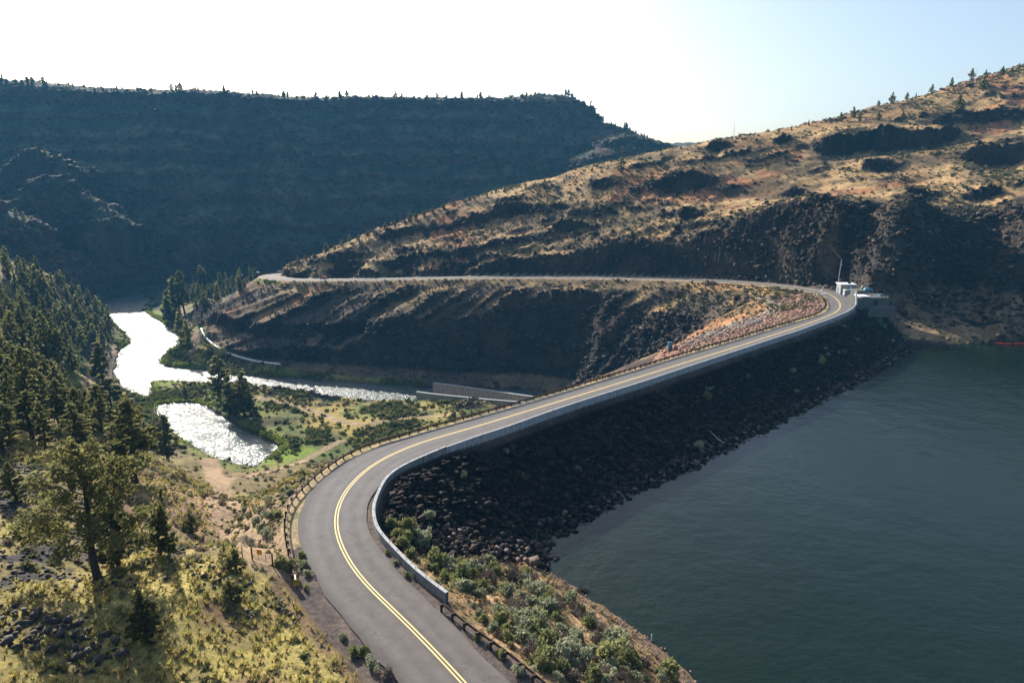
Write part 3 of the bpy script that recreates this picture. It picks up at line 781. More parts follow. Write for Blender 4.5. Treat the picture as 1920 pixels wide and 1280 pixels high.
sheet('reservoir', [pz(760, 985, Z_LAKE)[:2], (12, 40), (20, -60), (500, -60), (500, 300), pz(1900, 585, Z_LAKE)[:2], pz(1700, 588, Z_LAKE)[:2], pz(1560, 640, Z_LAKE)[:2], pz(1100, 850, Z_LAKE)[:2]], M_lake, Z_LAKE)

# ================================================================== mesh builder
class MB:
    def __init__(self): self.v = []; self.f = []
    def add(self, v, f):
        o = len(self.v); self.v += [tuple(p) for p in v]; self.f += [tuple(i + o for i in q) for q in f]; return self
    def box(self, c, s, rz=0.0, bev=0.0, rx=0.0):
        """bevelled box: centre, full sizes"""
        bm = bmesh.new(); bmesh.ops.create_cube(bm, size=1)
        bmesh.ops.scale(bm, vec=s, verts=bm.verts)
        if bev > 0: bmesh.ops.bevel(bm, geom=list(bm.edges), offset=bev, segments=1, affect='EDGES')
        M_ = Matrix.Translation(c) @ Matrix.Rotation(rz, 4, 'Z') @ Matrix.Rotation(rx, 4, 'X')
        bm.verts.ensure_lookup_table()
        self.add([M_ @ v.co for v in bm.verts], [[v.index for v in f.verts] for f in bm.faces]); bm.free(); return self
    def tube(self, pts, r, n=8, cap=True):
        P_ = [Vector(p) for p in pts]; rs = r if isinstance(r, (list, tuple)) else [r] * len(P_)
        v = []; f = []
        up = Vector((0, 0, 1))
        for i, p in enumerate(P_):
            t = (P_[min(i + 1, len(P_) - 1)] - P_[max(i - 1, 0)]).normalized()
            a = t.cross(up if abs(t.z) < .9 else Vector((1, 0, 0))).normalized(); b_ = a.cross(t)
            for k in range(n):
                an = 2 * math.pi * k / n
                v.append(p + (a * math.cos(an) + b_ * math.sin(an)) * rs[i])
            if i:
                for k in range(n):
                    f.append(((i - 1) * n + k, (i - 1) * n + (k + 1) % n, i * n + (k + 1) % n, i * n + k))
        if cap:
            f.append(tuple(range(n))[::-1]); f.append(tuple((len(P_) - 1) * n + k for k in range(n)))
        return self.add(v, f)
    def sweep(self, L, prof, caps=True, close=True):
        """profile of (right offset, height) swept along a 3D line"""
        t = np.gradient(L[:, :2], axis=0); t /= np.linalg.norm(t, axis=1)[:, None]; nr = np.stack([t[:, 1], -t[:, 0]], 1)
        n = len(prof); v = []; f = []
        for i, p in enumerate(L):
            for o_, z_ in prof: v.append((p[0] + nr[i, 0] * o_, p[1] + nr[i, 1] * o_, p[2] + z_))
            if i:
                for k in range(n if close else n - 1):
                    k2 = (k + 1) % n
                    f.append(((i - 1) * n + k, (i - 1) * n + k2, i * n + k2, i * n + k))
        if caps and close:
            f.append(tuple(range(n))[::-1]); f.append(tuple((len(L) - 1) * n + k for k in range(n)))
        return self.add(v, f)
    def build(self, name, mat, parent=None, smooth=False, loc=None):
        me = bpy.data.meshes.new(name)
        v = self.v if loc is None else [(p[0] - loc[0], p[1] - loc[1], p[2] - loc[2]) for p in self.v]
        me.from_pydata(v, [], self.f); me.materials.append(mat)
        bm = bmesh.new(); bm.from_mesh(me); bmesh.ops.recalc_face_normals(bm, faces=bm.faces); bm.to_mesh(me); bm.free()
        if smooth: me.polygons.foreach_set('use_smooth', [True] * len(me.polygons))
        return link(name, me, parent, loc if parent is None else None)
def empty(name, loc=(0, 0, 0), rz=0):
    o = bpy.data.objects.new(name, None); COL.objects.link(o); o.location = loc; o.rotation_euler = (0, 0, rz); o.empty_display_size = .2; return o

def simple(name, c, rough=.8, metal=0, var=.35, scale=3.0, spec=.3, bstr=.2, streak=None):
    m, nt, b = new_mat(name)
    n_ = noise(nt, scale, 5, .65)
    lo_ = tuple(x * (1 - var) for x in c); hi = tuple(min(1, x * (1 + var * .7)) for x in c)
    col_ = ramp(nt, n_.outputs[0], [(.3, lo_), (.5, c), (.72, hi)])
    if streak:
        tc = N(nt, 'ShaderNodeTexCoord'); mp = N(nt, 'ShaderNodeMapping'); mp.inputs['Scale'].default_value = (1.4, 1.4, .18)
        nt.links.new(tc.outputs['Object'], mp.inputs[0]); s_ = noise(nt, 2.2, 4, .7, mp.outputs[0])
        col_ = mul(nt, col_, ramp(nt, s_.outputs[0], [(.35, streak), (.6, (1, 1, 1))]))
    nt.links.new(col_, b.inputs['Base Color'])
    b.inputs['Roughness'].default_value = rough; b.inputs['Metallic'].default_value = metal; b.inputs['Specular IOR Level'].default_value = spec
    if bstr: bump(nt, b, n_.outputs[0], bstr, .03)
    return m
M_conc = simple('pale_concrete', (.37, .385, .40), .85, var=.16, scale=1.2, streak=(.62, .60, .58))
M_chan = simple('sunlit_concrete', (.42, .37, .30), .88, var=.2, scale=1.0, streak=(.65, .60, .55))  # paler, warmer concrete: sunlight on the channel walls put into the colour
M_conc2 = simple('grey_concrete', (.13, .128, .122), .88, var=.2, scale=1.0, streak=(.6, .57, .52))
M_conc3 = simple('weathered_concrete', (.24, .24, .24), .88, var=.2, scale=1.5, streak=(.55, .53, .52))
M_steel = simple('rusted_rail', (.10, .055, .035), .55, metal=.35, var=.5, scale=2.0)
M_wood = simple('dark_timber', (.055, .036, .026), .85, var=.5, scale=6.0)
M_galv = simple('galvanised_steel', (.42, .43, .44), .45, metal=.7, var=.15)
M_white = simple('white_paint', (.78, .78, .76), .6, var=.08)
M_wallp = simple('grey_block_wall', (.27, .27, .26), .85, var=.15, scale=4)
M_yellow = simple('yellow_paint', (.68, .47, .03), .55, var=.12)
M_orange = simple('orange_sign', (.80, .30, .02), .5, var=.08)
M_black = simple('black_paint', (.02, .02, .02), .6, var=.2)
M_blue = simple('blue_steel', (.07, .16, .22), .5, var=.2)
M_red = simple('red_float', (.62, .055, .03), .5, var=.15)
M_pipe = simple('pale_pipe', (.72, .68, .60), .6, var=.1)
M_glass, nt_, b_ = new_mat('dark_glass'); b_.inputs['Base Color'].default_value = (.03, .04, .05, 1); b_.inputs['Roughness'].default_value = .08
M_drift = simple('bleached_wood', (.45, .40, .33), .85, var=.25, scale=5)

# ================================================================== road
tn = np.gradient(CL[:, :2], axis=0); tn /= np.linalg.norm(tn, axis=1)[:, None]; RN = np.stack([tn[:, 1], -tn[:, 0]], 1)
aEL, oEL = offs(EL); ER = relax(smooth_line([pz(u, v, 0) for u, v in edge_right], 1.5), 4); aER, oER = offs(ER)
left_w = np.interp(CL_S, aEL, oEL, right=3.7)
dam_w = np.interp(CL_S, aR, oR) - .75
right_w = np.where(CL_S < S_W0 + 30, np.interp(CL_S, aER, oER), np.minimum(dam_w, 4.3))
right_w = np.where(CL_S > S_FAR - 14, np.interp(CL_S, [S_FAR - 14, S_FAR + 6, S_FAR + 25], [4.4, 4.6, 3.7]), right_w)
def sm(a, n):
    for _ in range(n): a = np.r_[a[:1], .25 * a[:-2] + .5 * a[1:-1] + .25 * a[2:], a[-1:]]
    return a
left_w = sm(left_w, 8); right_w = sm(right_w, 8)
NC = 25
fr = np.linspace(0, 1, NC)
off_ = -left_w[:, None] + fr[None] * (left_w + right_w)[:, None]
jag = np.random.default_rng(5).normal(0, .11, (len(CL), 2)); off_[:, 0] += jag[:, 0]; off_[:, -1] += jag[:, 1]
rco = np.stack([CL[:, 0, None] + RN[:, 0, None] * off_, CL[:, 1, None] + RN[:, 1, None] * off_, np.broadcast_to(CL[:, 2, None] + .02, off_.shape)], -1)
ii = np.arange(len(CL) * NC).reshape(len(CL), NC)
rq = np.stack([ii[:-1, :-1], ii[:-1, 1:], ii[1:, 1:], ii[1:, :-1]], -1).reshape(-1, 4)
base = np.array((.112, .106, .104), np.float32)
wheel = np.exp(-((np.abs(off_) - 1.1) / .45) ** 2) + np.exp(-((np.abs(off_) - 2.9) / .45) ** 2)
strk = fbm(CL_S[:, None] / 9.0 + 0 * off_, off_ * 1.7, 1.0, 3, 161) * .10
rcol = base[None, None] * (1 + strk[..., None] + .20 * wheel[..., None] - .22 * (np.abs(off_)[..., None] > 3.9))
warm = sstep(S_W0 + 30, SH + 20, CL_S)[:, None, None]
rcol = rcol * (1 + warm * np.array((-.08, -.125, -.145)))
M_asph, nt, b = new_mat('asphalt')
at = N(nt, 'ShaderNodeAttribute', attribute_name='Col'); na_ = noise(nt, 26, 3, .7); nb_ = noise(nt, .6, 5, .65)
tc = N(nt, 'ShaderNodeTexCoord'); vo = N(nt, 'ShaderNodeTexVoronoi', feature='DISTANCE_TO_EDGE'); vo.inputs['Scale'].default_value = .17
wv = noise(nt, .8, 3); mixv = N(nt, 'ShaderNodeMix'); mixv.data_type = 'VECTOR'; mixv.inputs[0].default_value = .3
vadd = N(nt, 'ShaderNodeVectorMath', operation='MULTIPLY_ADD'); vadd.inputs[1].default_value = (2.2, 2.2, 2.2); nt.links.new(wv.outputs['Color'], vadd.inputs[0]); nt.links.new(tc.outputs['Object'], vadd.inputs[2])
nt.links.new(vadd.outputs[0], vo.inputs['Vector'])
c_ = mul(nt, at.outputs['Color'], ramp(nt, na_.outputs[0], [(.3, (.8,) * 3), (.7, (1.2,) * 3)]))
c_ = mul(nt, c_, ramp(nt, nb_.outputs[0], [(.3, (.86, .86, .87)), (.7, (1.12, 1.11, 1.1))]))
c_ = mul(nt, c_, ramp(nt, vo.outputs['Distance'], [(0, (.66, .66, .66)), (.012, (1, 1, 1))]), .75)
nt.links.new(c_, b.inputs['Base Color']); b.inputs['Roughness'].default_value = .85; b.inputs['Specular IOR Level'].default_value = .2
bump(nt, b, na_.outputs[0], .5, .02)
ro_ = link('road', mesh_from('road', rco.reshape(-1, 3), rq, M_asph, np.concatenate([rcol.reshape(-1, 3), np.ones((rcol.size // 3, 1))], 1))); ro_['kind'] = 'structure'
M_line = simple('yellow_line', (.72, .53, .22), .7, var=.16, scale=8)
keepL = CL_S < S_END + 60
for o_ in (-.17, .17):
    mb = MB(); mb.sweep(CL[keepL] + np.array((0, 0, .026)), [(o_ - .075, 0), (o_ + .075, 0)], caps=False, close=False)
    mb.build('road_marking', M_line)['kind'] = 'structure'

# ================================================================== parapet wall
wall = empty('parapet_wall', tuple(WN[len(WN) // 2] * (1, 1, 0)))
tag(wall, 'pale concrete parapet wall curving along the reservoir side of the road', 'wall')
def panels(L, plen, prof, name, mat, label, top=None):
    s = arclen(L); n = max(1, int(s[-1] / plen)); mb = MB()
    for k in range(n):
        a, b_ = s[-1] * k / n + (.03 if k else 0), s[-1] * (k + 1) / n - (.03 if k < n - 1 else 0)
        ss = np.linspace(a, b_, max(3, int((b_ - a) / .8)))
        seg_ = np.stack([np.interp(ss, s, L[:, j]) for j in range(3)], 1)
        mb.sweep(seg_, prof)
    # solid core a little behind the faces closes the joints
    core = [(o + (.03 if o < 0 else -.03), z - (.03 if z > -.5 else 0)) for o, z in prof]
    mb.sweep(L, core)
    o = mb.build(name, mat, wall, loc=None); o['label'] = label
    return o
wall.location = (0, 0, 0)
panels(WN, 6.5, [(-.16, 0), (.16, 0), (.16, -3.4), (-.16, -3.4)], 'wall_section', M_conc3, 'taller light concrete section of the curve with a row of anchor bolts on top')
panels(WF, 6.2, [(-.16, 0), (.16, 0), (.19, -2.9), (-.19, -2.9)], 'wall_section', M_conc, 'long straight lower section with stained vertical joints')
mb = MB(); mb.sweep(WN, [(-.20, .03), (.20, .03), (.20, -.06), (-.20, -.06)]); mb.build('coping', M_conc, wall)
sW = arclen(WN)
mb = MB()
for s0 in np.arange(1.5, sW[-1] - 1, 2.2):
    q = [float(np.interp(s0, sW, WN[:, j])) for j in range(3)]
    mb.tube([(q[0], q[1], q[2]), (q[0], q[1], q[2] + .16)], .035, 5)
mb.build('anchor_bolt', M_black, wall)['kind'] = 'stuff'

# ================================================================== guardrails
WBEAM = [(0, -.16), (.03, -.16), (.10, -.10), (.10, -.05), (.04, 0), (.10, .05), (.10, .10), (.03, .16), (0, .16), (.07, .10), (.07, .05), (.01, 0), (.07, -.05), (.07, -.10)]
def guardrail(L, label, spacing=1.905, side=1, npost=100):
    root = empty('guardrail'); tag(root, label, 'guardrail')
    prof = [(o * side, z - .14) for o, z in WBEAM]
    MB().sweep(L, prof).build('rail', M_steel, root)
    s = arclen(L); n = int(s[-1] / spacing)
    t = np.gradient(L[:, :2], axis=0); t /= np.linalg.norm(t, axis=1)[:, None]
    rest = MB()
    for k in range(n + 1):
        q = [float(np.interp(k * spacing, s, L[:, j])) for j in range(3)]; tt = [float(np.interp(k * spacing, s, t[:, j])) for j in range(2)]
        nx, ny = tt[1] * side, -tt[0] * side; rz = math.atan2(tt[1], tt[0])
        mb = MB() if k < npost else rest
        mb.box((q[0] - nx * .30, q[1] - ny * .30, q[2] - .52), (.19, .20, 1.15), rz, .015)
        mb.box((q[0] - nx * .09, q[1] - ny * .09, q[2] - .16), (.16, .20, .34), rz, .01)
        if k < npost: mb.build('post', M_wood, root)
    if rest.v: rest.build('far_posts', M_wood, root)['kind'] = 'stuff'
    return root
g1 = guardrail(RL, 'long dark rusty guardrail on timber posts along the downstream edge of the dam road')
g2 = guardrail(RR, 'dark guardrail leaving the end of the concrete wall above the sagebrush', side=-1)
g3 = guardrail(RFAR, 'short far guardrail where the road leaves the dam below the cliff')
# flared end and striped marker at the near end
q = RL[0]; t = (RL[0] - RL[3]); t /= np.linalg.norm(t)
M_cream = simple('weathered_cream', (.62, .47, .34), .6, var=.15)
mb = MB(); mb.sweep(np.array([q + t * .05, q + t * .8, q + t * 1.5]), [(-.05, -.28), (.10, -.28), (.10, .05), (-.05, .05)]); o = mb.build('end_terminal', M_cream, g1)
mk = empty('hazard_marker', (q[0] + t[0] * 1.62, q[1] + t[1] * 1.62, q[2]), math.atan2(t[1], t[0]) - math.pi / 2)
tag(mk, 'small black and yellow striped hazard marker on the near end of the long guardrail', 'sign')
MB().box((0, .0, .0), (.62, .03, .72), 0, .01).build('panel', M_yellow, mk)
mb = MB()
for k in range(4):
    a = -.45 + k * .26
    pts = [(-.30, .017, a), (.30, .017, a + .34), (.30, .017, a + .46), (-.30, .017, a + .12)]
    pts = [(x, y, max(-.35, min(.35, z))) for x, y, z in pts]
    mb.add(pts + [(x, y - .002, z) for x, y, z in pts], [(0, 1, 2, 3), (7, 6, 5, 4), (0, 4, 5, 1), (1, 5, 6, 2), (2, 6, 7, 3), (3, 7, 4, 0)])
mb.build('stripe', M_black, mk)
MB().box((0, -.04, -.45), (.07, .05, 1.5), 0, .005).build('post', M_wood, mk)

# ================================================================== gate with its orange sign
ga, gb = hit(473, 1049), hit(512, 1062)
gv = np.array(gb) - np.array(ga); gl = float(np.linalg.norm(gv[:2])); gz = math.atan2(gv[1], gv[0])
gate_o = empty('pipe_gate', ga, gz); tag(gate_o, 'brown pipe gate with an orange sign closing the dirt track left of the road', 'gate')
drop = gv[2]
mb = MB()
for k in range(6):
    zz = .25 + k * .22; mb.tube([(.08, 0, zz), (gl - .08, 0, zz + drop)], .025, 6)
for x in (.08, gl / 3, gl * 2 / 3, gl - .08): mb.tube([(x, 0, .22 + drop * x / gl), (x, 0, 1.38 + drop * x / gl)], .028, 6)
mb.build('frame', M_steel, gate_o)
for x in (0, gl): MB().tube([(x, 0, -.4 + drop * x / gl), (x, 0, 1.65 + drop * x / gl)], .075, 8).build('post', M_wood, gate_o)
MB().box((gl * .40, -.05, 1.30 + drop * .4), (.62, .03, .56), 0, .01).build('sign_plate', M_orange, gate_o)
fen = empty('wire_fence'); tag(fen, 'short sagging wire fence running uphill from the pipe gate', 'fence')
fp = [p for p in (hit(u, v) for u, v in ((471, 1048), (455, 1044), (438, 1040), (420, 1037))) if p]
for p in fp[1:]: MB().tube([(p[0], p[1], p[2] - .3), (p[0], p[1], p[2] + 1.25)], .05, 6).build('post', M_wood, fen)
mb = MB()
for z in (.35, .7, 1.1): mb.tube([(p[0], p[1], p[2] + z) for p in fp], .012, 4)
mb.build('wire', M_steel, fen)

# ================================================================== gatehouse and the works at the far end of the dam
def frame_at(u, v, z, Yoff=0):
    return pz(u, v, z)
hc = pz(1588, 552, .1); s_px = 0.205
hx, hy = hc[0] + .8, hc[1] + 3.0
hr = math.radians(-6)
gh = empty('gatehouse', (hx, hy, 0), hr); tag(gh, 'small grey gatehouse with a flat white roof where the dam road bends', 'building')
MB().box((0, 0, 1.75), (5.2, 4.4, 3.5), 0, .02).build('wall', M_wallp, gh)
rf = MB().box((0, 0, 3.66), (5.9, 5.1, .34), 0, .04).build('roof', M_white, gh)
MB().box((.9, -.6, 4.05), (1.3, .12, .8), .3, .01, math.radians(-40)).build('solar_panel', M_black, rf)
MB().tube([(2.3, -1, 3.8), (2.3, -1, 4.9)], .04, 6).build('aerial', M_galv, rf)
MB().tube([(1.7, .8, 3.8), (1.7, .8, 4.4), (1.95, .8, 4.7)], .04, 6).build('vent_pipe', M_galv, rf)
MB().box((-.85, -2.22, 2.15), (.95, .08, 1.2), 0, .01).build('notice', M_yellow, gh)
dr = MB().box((.95, -2.22, 2.05), (1.0, .08, 1.35), 0, .01).build('window', M_white, gh)
MB().box((.95, -2.265, 2.05), (.8, .02, 1.1), 0, .005).build('pane', simple('bright_blind', (.62, .66, .70), .5, var=.05), dr)
d2 = MB().box((-2.62, .4, 1.15), (.08, 1.0, 2.2), 0, .01).build('door', M_blue, gh)
MB().tube([(-2.70, .75, 1.1), (-2.70, .9, 1.1)], .03, 6).build('handle', M_galv, d2)
vb = empty('concrete_vault', (hx - .2, hy - 3.6, 0), hr); tag(vb, 'low pale concrete vault box against the road side of the gatehouse', 'concrete box')
MB().box((-.2, 0, .8), (3.9, 2.4, 2.2), 0, .05).build('body', M_conc, vb); MB().box((-.2, 0, 1.95), (4.1, 2.6, .12), 0, .02).build('lid', M_white, vb)
M_polegrey = simple('pale_grey_pole', (.42, .43, .44), .7, var=.1)
# light pole
pp = pz(1571, 540, 0)
pole = empty('utility_pole', (pp[0], pp[1], 0)); tag(pole, 'tall thin utility pole with a small lamp standing beside the gatehouse', 'pole')
MB().tube([(0, 0, -.5), (0, 0, 5), (.25, 0, 11.2)], [.19, .17, .13], 8).build('shaft', M_polegrey, pole)
MB().box((.25, 0, 10.2), (.9, .12, .12), 0, .01).build('crossarm', M_wood, pole); MB().tube([(.45, 0, 8.9), (.45, 0, 9.7)], .2, 8).build('transformer', M_galv, pole)
lp = MB().box((.35, -.25, 3.3), (.5, .4, .35), 0, .05).build('lamp', M_white, pole)
cab_a = (pp[0] + .25, pp[1], 11.0)
for k, (u, v) in enumerate(((1535, 425), (1541, 425))):
    e_ = hit(u, v, 200); pts = []
    for t_ in np.linspace(0, 1, 14): pts.append(tuple(np.array(cab_a) * (1 - t_) + np.array(e_) * t_ + np.array((0, 0, .5 - 4 * t_ * (1 - t_) * 1.5)))) 
    o = MB().tube(pts, .025, 4).build('power_cable', M_black); tag(o, 'thin power cable climbing from the utility pole to the rim of the cliff', 'cable', 'power cables to the cliff')
# intake works: stepped concrete masses
def conc_box(u0, v0, u1, v1, Y, depth, ztop, zbot, name, label, mat=M_conc, cat='concrete wall', rz=0):
    a = py(u0, v0, Y); b_ = py(u1, v1, Y)
    x0, x1 = a[0], b_[0]
    o = empty(name, ((x0 + x1) / 2, Y, zbot), rz); tag(o, label, cat)
    return o, x1 - x0
Yi = 243.0
itk = empty('intake_structure', (0, 0, 0)); tag(itk, 'stepped pale concrete intake structure below the gatehouse at the end of the dam', 'concrete structure')
def ib(u0, u1, vt, vb_, Y, depth, nm, mat=M_conc, lab=None):
    a = py(u0, vt, Y); b_ = py(u1, vb_, Y)
    o = MB().box(((a[0] + b_[0]) / 2, Y + depth / 2, (a[2] + b_[2]) / 2), (b_[0] - a[0], depth, a[2] - b_[2]), 0, .06).build(nm, mat, itk)
    if lab: o['label'] = lab
    return o
ib(1607, 1629, 559, 586, 228.5, 7, 'block', M_conc2, 'left block with a sunlit sloping top')
ib(1629, 1665, 558, 586, 230, 11, 'block', M_conc2, 'tall plain grey block')
ib(1630, 1677, 576, 595, 226.5, 3.0, 'apron_wall', M_conc2)
ib(1608, 1622, 545, 562, 236.5, 5, 'upper_wall', M_conc2)
a = py(1606, 547, 229); MB().tube([(a[0], 228, a[2] - 4.5), (a[0] - .3, 228.6, a[2])], .22, 6).build('stand_pipe', M_white, itk)
a = py(1612, 556.5, 230); MB().box((a[0] + 1.6, 231.5, a[2] + .15), (3.6, 4.4, .25), 0, .05).build('sunlit_top', M_white, itk)  # white slab on the left block: its sunlit top put into the colour
a = py(1630, 559, 230); b_ = py(1665, 559, 230)
mb = MB()
for z_ in (.55, 1.05): mb.tube([(a[0], 230.3, a[2] + z_), (b_[0], 230.3, a[2] + z_)], .05, 5)
for x in np.linspace(a[0], b_[0], 6): mb.tube([(x, 230.3, a[2] - .1), (x, 230.3, a[2] + 1.05)], .05, 5)
mb.build('railing', M_galv, itk)
mb = MB(); mb.box(((a[0] + b_[0]) / 2 - .8, 229.96, a[2] - 1.9), (1.6, .1, 2.2), 0, .02); mb.build('gate_slot', M_black, itk)
MB().box((b_[0] - 1.1, 233, a[2] + .45), (1.3, 1.6, .9), 0, .05).build('hoist_box', M_blue, itk)
tk = py(1627, 545, 241)
tank = empty('storage_tank', (tk[0], tk[1], tk[2] - 1.1)); tag(tank, 'dark blue horizontal tank with a white end on the ledge below the rock rib', 'tank')
MB().tube([(-1.4, 0, 1.1), (-1.2, 0, 1.1), (1.2, 0, 1.1), (1.4, 0, 1.1)], [.5, 1.05, 1.05, .6], 14).build('shell', M_blue, tank, True)
MB().tube([(1.4, 0, 1.1), (1.55, 0, 1.1)], .62, 12).build('end_plate', M_white, tank); MB().box((0, 0, -.6), (2, 1.4, 1.6), 0, .03).build('cradle', M_conc2, tank)
fk = py(1618, 545, 243)
cf = empty('chain_link_fence', (fk[0], fk[1], fk[2] - .8)); tag(cf, 'greenish chain-link fence panel rising beside the rock rib behind the tank', 'fence')
M_mesh, nt, b = new_mat('wire_mesh'); b.inputs['Base Color'].default_value = (.22, .29, .25, 1)
al = N(nt, 'ShaderNodeTexChecker'); al.inputs['Scale'].default_value = 9.0; tc = N(nt, 'ShaderNodeTexCoord'); nt.links.new(tc.outputs['Object'], al.inputs['Vector'])
nt.links.new(al.outputs['Fac'], b.inputs['Alpha'])
mb = MB(); mb.add([(-1.2, 0, 0), (1.3, 0, 0), (1.3, 0, 3.6), (-.2, 0, 2.8)], [(0, 1, 2, 3)]); mb.build('mesh', M_mesh, cf)
mb = MB(); [mb.tube([(x, 0, -.8), (x, 0, h_)], .05, 6) for x, h_ in ((-1.2, 1.2), (1.3, 3.7))]; mb.tube([(-1.2, 0, 1.2), (-.2, 0, 2.8), (1.3, 0, 3.7)], .04, 6); mb.build('frame', M_galv, cf)

# ================================================================== spillway edge, outlet channel walls, pipe
sp = empty('spillway_wall'); tag(sp, 'pale concrete spillway wall with a thin railing behind the rusty guardrail', 'wall')
spx = [(1292, 645.5), (1330, 633), (1380, 615), (1425, 598)]
SPL = smooth_line([pz(u, v, -.45) for u, v in spx], 2.0)
MB().sweep(SPL, [(-1.1, 0), (1.1, 0), (1.1, -6), (-1.1, -6)]).build('wall', M_conc2, sp)
mb = MB(); mb.tube([tuple(p + np.array((-.55, .55, 1.05))) for p in SPL], .05, 5)
for p in SPL[::2]: mb.tube([(p[0] - .55, p[1] + .55, p[2] - .1), (p[0] - .55, p[1] + .55, p[2] + 1.05)], .04, 5)
mb.build('railing', M_galv, sp)
pn = pz(1268, 652, 0)
cp = empty('control_panel', (pn[0] - 1, pn[1] + 2.5, -1.2)); tag(cp, 'small blue-grey control cabinet standing on the spillway wall', 'cabinet')
MB().box((0, 0, 1.3), (1.2, .6, 1.7), .3, .04).build('body', M_blue, cp); MB().box((0, 0, .2), (.9, .5, .9), .3, .02).build('base', M_conc2, cp)
# footpath to the spillway hoist and its light frame
fx = pz(1540, 552, -.2)
hst = empty('barrier_frame', (fx[0], fx[1], -.2)); tag(hst, 'grey upright steel barrier frame with a white footing on the inside of the far bend', 'barrier')
mb = MB()
for x in (-.5, .5): mb.tube([(x, 0, -.3), (x, 0, 3.2)], .07, 6)
mb.tube([(-.5, 0, 3.2), (.5, 0, 3.2)], .07, 6); mb.tube([(-.5, 0, 2), (.5, 0, 2)], .05, 6); mb.tube([(-.5, 0, 1), (.5, 0, 3.1)], .05, 6); mb.build('frame', M_galv, hst)
MB().box((.3, -1.2, .1), (1.7, .9, .7), -.4, .05).build('footing', M_white, hst)

def channel_wall(top_px, zb, ztop_, label, thick=.9):
    o = empty('channel_wall'); tag(o, label, 'wall')
    L = smooth_line([pz(u, v, z) for u, v, z in top_px], 3.0)
    n = len(L); t = np.gradient(L[:, :2], axis=0); t /= np.linalg.norm(t, axis=1)[:, None]
    mb = MB(); mb.sweep(L, [(-thick / 2, 0), (thick / 2, 0), (thick / 2, -9), (-thick / 2, -9)]); mb.build('body', M_chan, o)
    MB().sweep(L + np.array((0, 0, .12)), [(-thick / 2 - .12, 0), (thick / 2 + .12, 0), (thick / 2 + .12, -.3), (-thick / 2 - .12, -.3)]).build('coping', M_conc, o)
    return o
channel_wall([(812, 718, -50.6), (850, 722, -50.6), (920, 732, -50.6), (1005, 744, -50.6), (1080, 755, -50.6)], -57, 0, 'long concrete outlet channel wall at the foot of the far cliff')
channel_wall([(781, 734, -51.6), (812, 738, -51.6), (860, 743, -51.6), (910, 748, -51.9), (985, 754, -52.2)], -57, 0, 'lower concrete outlet channel wall on the valley floor side')
ppx = [(378, 618), (379, 624), (384, 633), (395, 644), (410, 655), (430, 665), (460, 674.5), (490, 681), (526, 685)]
PL = []
for u, v in ppx:
    q = hit(u, v); PL.append((q[0], q[1], q[2] + .6))
PL = relax(smooth_line(PL, 2.0), 6)
pl = empty('pipeline'); tag(pl, 'long white pipeline curving along the foot of the dark spur by the river', 'pipe')
MB().tube([tuple(p) for p in PL], .62, 10).build('pipe', M_pipe, pl, True)
for p in PL[3::9]: MB().box((p[0], p[1], p[2] - .7), (.5, 1.4, .9), 0, .03).build('cradle', M_conc2, pl)

# ================================================================== small things
for (u, v, z, lab) in ((1213, 519, -5, 'tiny white road sign on the far road below the cliff, left of its twin'), (1443, 531, -1.3, 'tiny grey road sign on the far road, closer to the dam than its twin')):
    q = pz(u, v, z); sg = empty('road_sign', (q[0], q[1] + 5.2, z)); tag(sg, lab, 'sign')
    MB().tube([(0, 0, -.5), (0, 0, 2.6)], .05, 6).build('post', M_wood, sg); MB().box((0, -.06, 2.3), (.75, .03, .95), 0, .01).build('panel', M_white if u < 1300 else M_galv, sg)
for u, v, h_, lab in ((1375, 262, 9.5, 'hair-thin lattice mast on the hilltop right of the notch in the skyline'), (1828, 154, 11, 'hair-thin mast among the junipers at the top right of the hill')):
    q = hit(u, v + 3, 200) or py(u, v, 450)
    ms = empty('radio_mast', q); tag(ms, lab, 'mast')
    MB().tube([(0, 0, -1), (0, 0, h_)], [.14, .09], 6).build('shaft', M_galv, ms); MB().tube([(0, 0, h_), (0, 0, h_ + 2.5)], .05, 5).build('aerial', M_galv, ms)
    mb = MB(); [mb.tube([(0, 0, h_ * .8), (3 * math.cos(a), 3 * math.sin(a), 0)], .02, 4) for a in (.3, 2.4, 4.5)]; mb.build('guy_wire', M_galv, ms)
bo = empty('debris_boom'); tag(bo, 'red floating debris boom strung across the reservoir cove', 'boom')
BL = smooth_line([pz(u, v, Z_LAKE + .25) for u, v in ((1868, 642.5), (1876, 644), (1890, 644.5), (1920, 643), (1960, 640), (2010, 630))], 2.6)
for i in range(len(BL) - 1):
    a = BL[i] * .96 + BL[i + 1] * .04; b_ = BL[i] * .06 + BL[i + 1] * .94
    if i < 40: MB().tube([tuple(a), tuple(a * .9 + b_ * .1), tuple(a * .1 + b_ * .9), tuple(b_)], [.16, .36, .36, .16], 8).build('float', M_red, bo, True)
MB().tube([tuple(p) for p in BL], .06, 5).build('cable', M_black, bo)
q = pz(1221, 1200, Z_LAKE + .2); st = empty('marker_stake', q); tag(st, 'single white stake standing at the water edge of the near bank', 'stake')
MB().tube([(0, 0, -.6), (.02, 0, .75), (.02, 0, .9)], [.08, .08, .02], 7).build('shaft', M_white, st); MB().tube([(0, 0, -.3), (.3, -.25, -.05)], .1, 5).build('stone_foot', M_black, st)
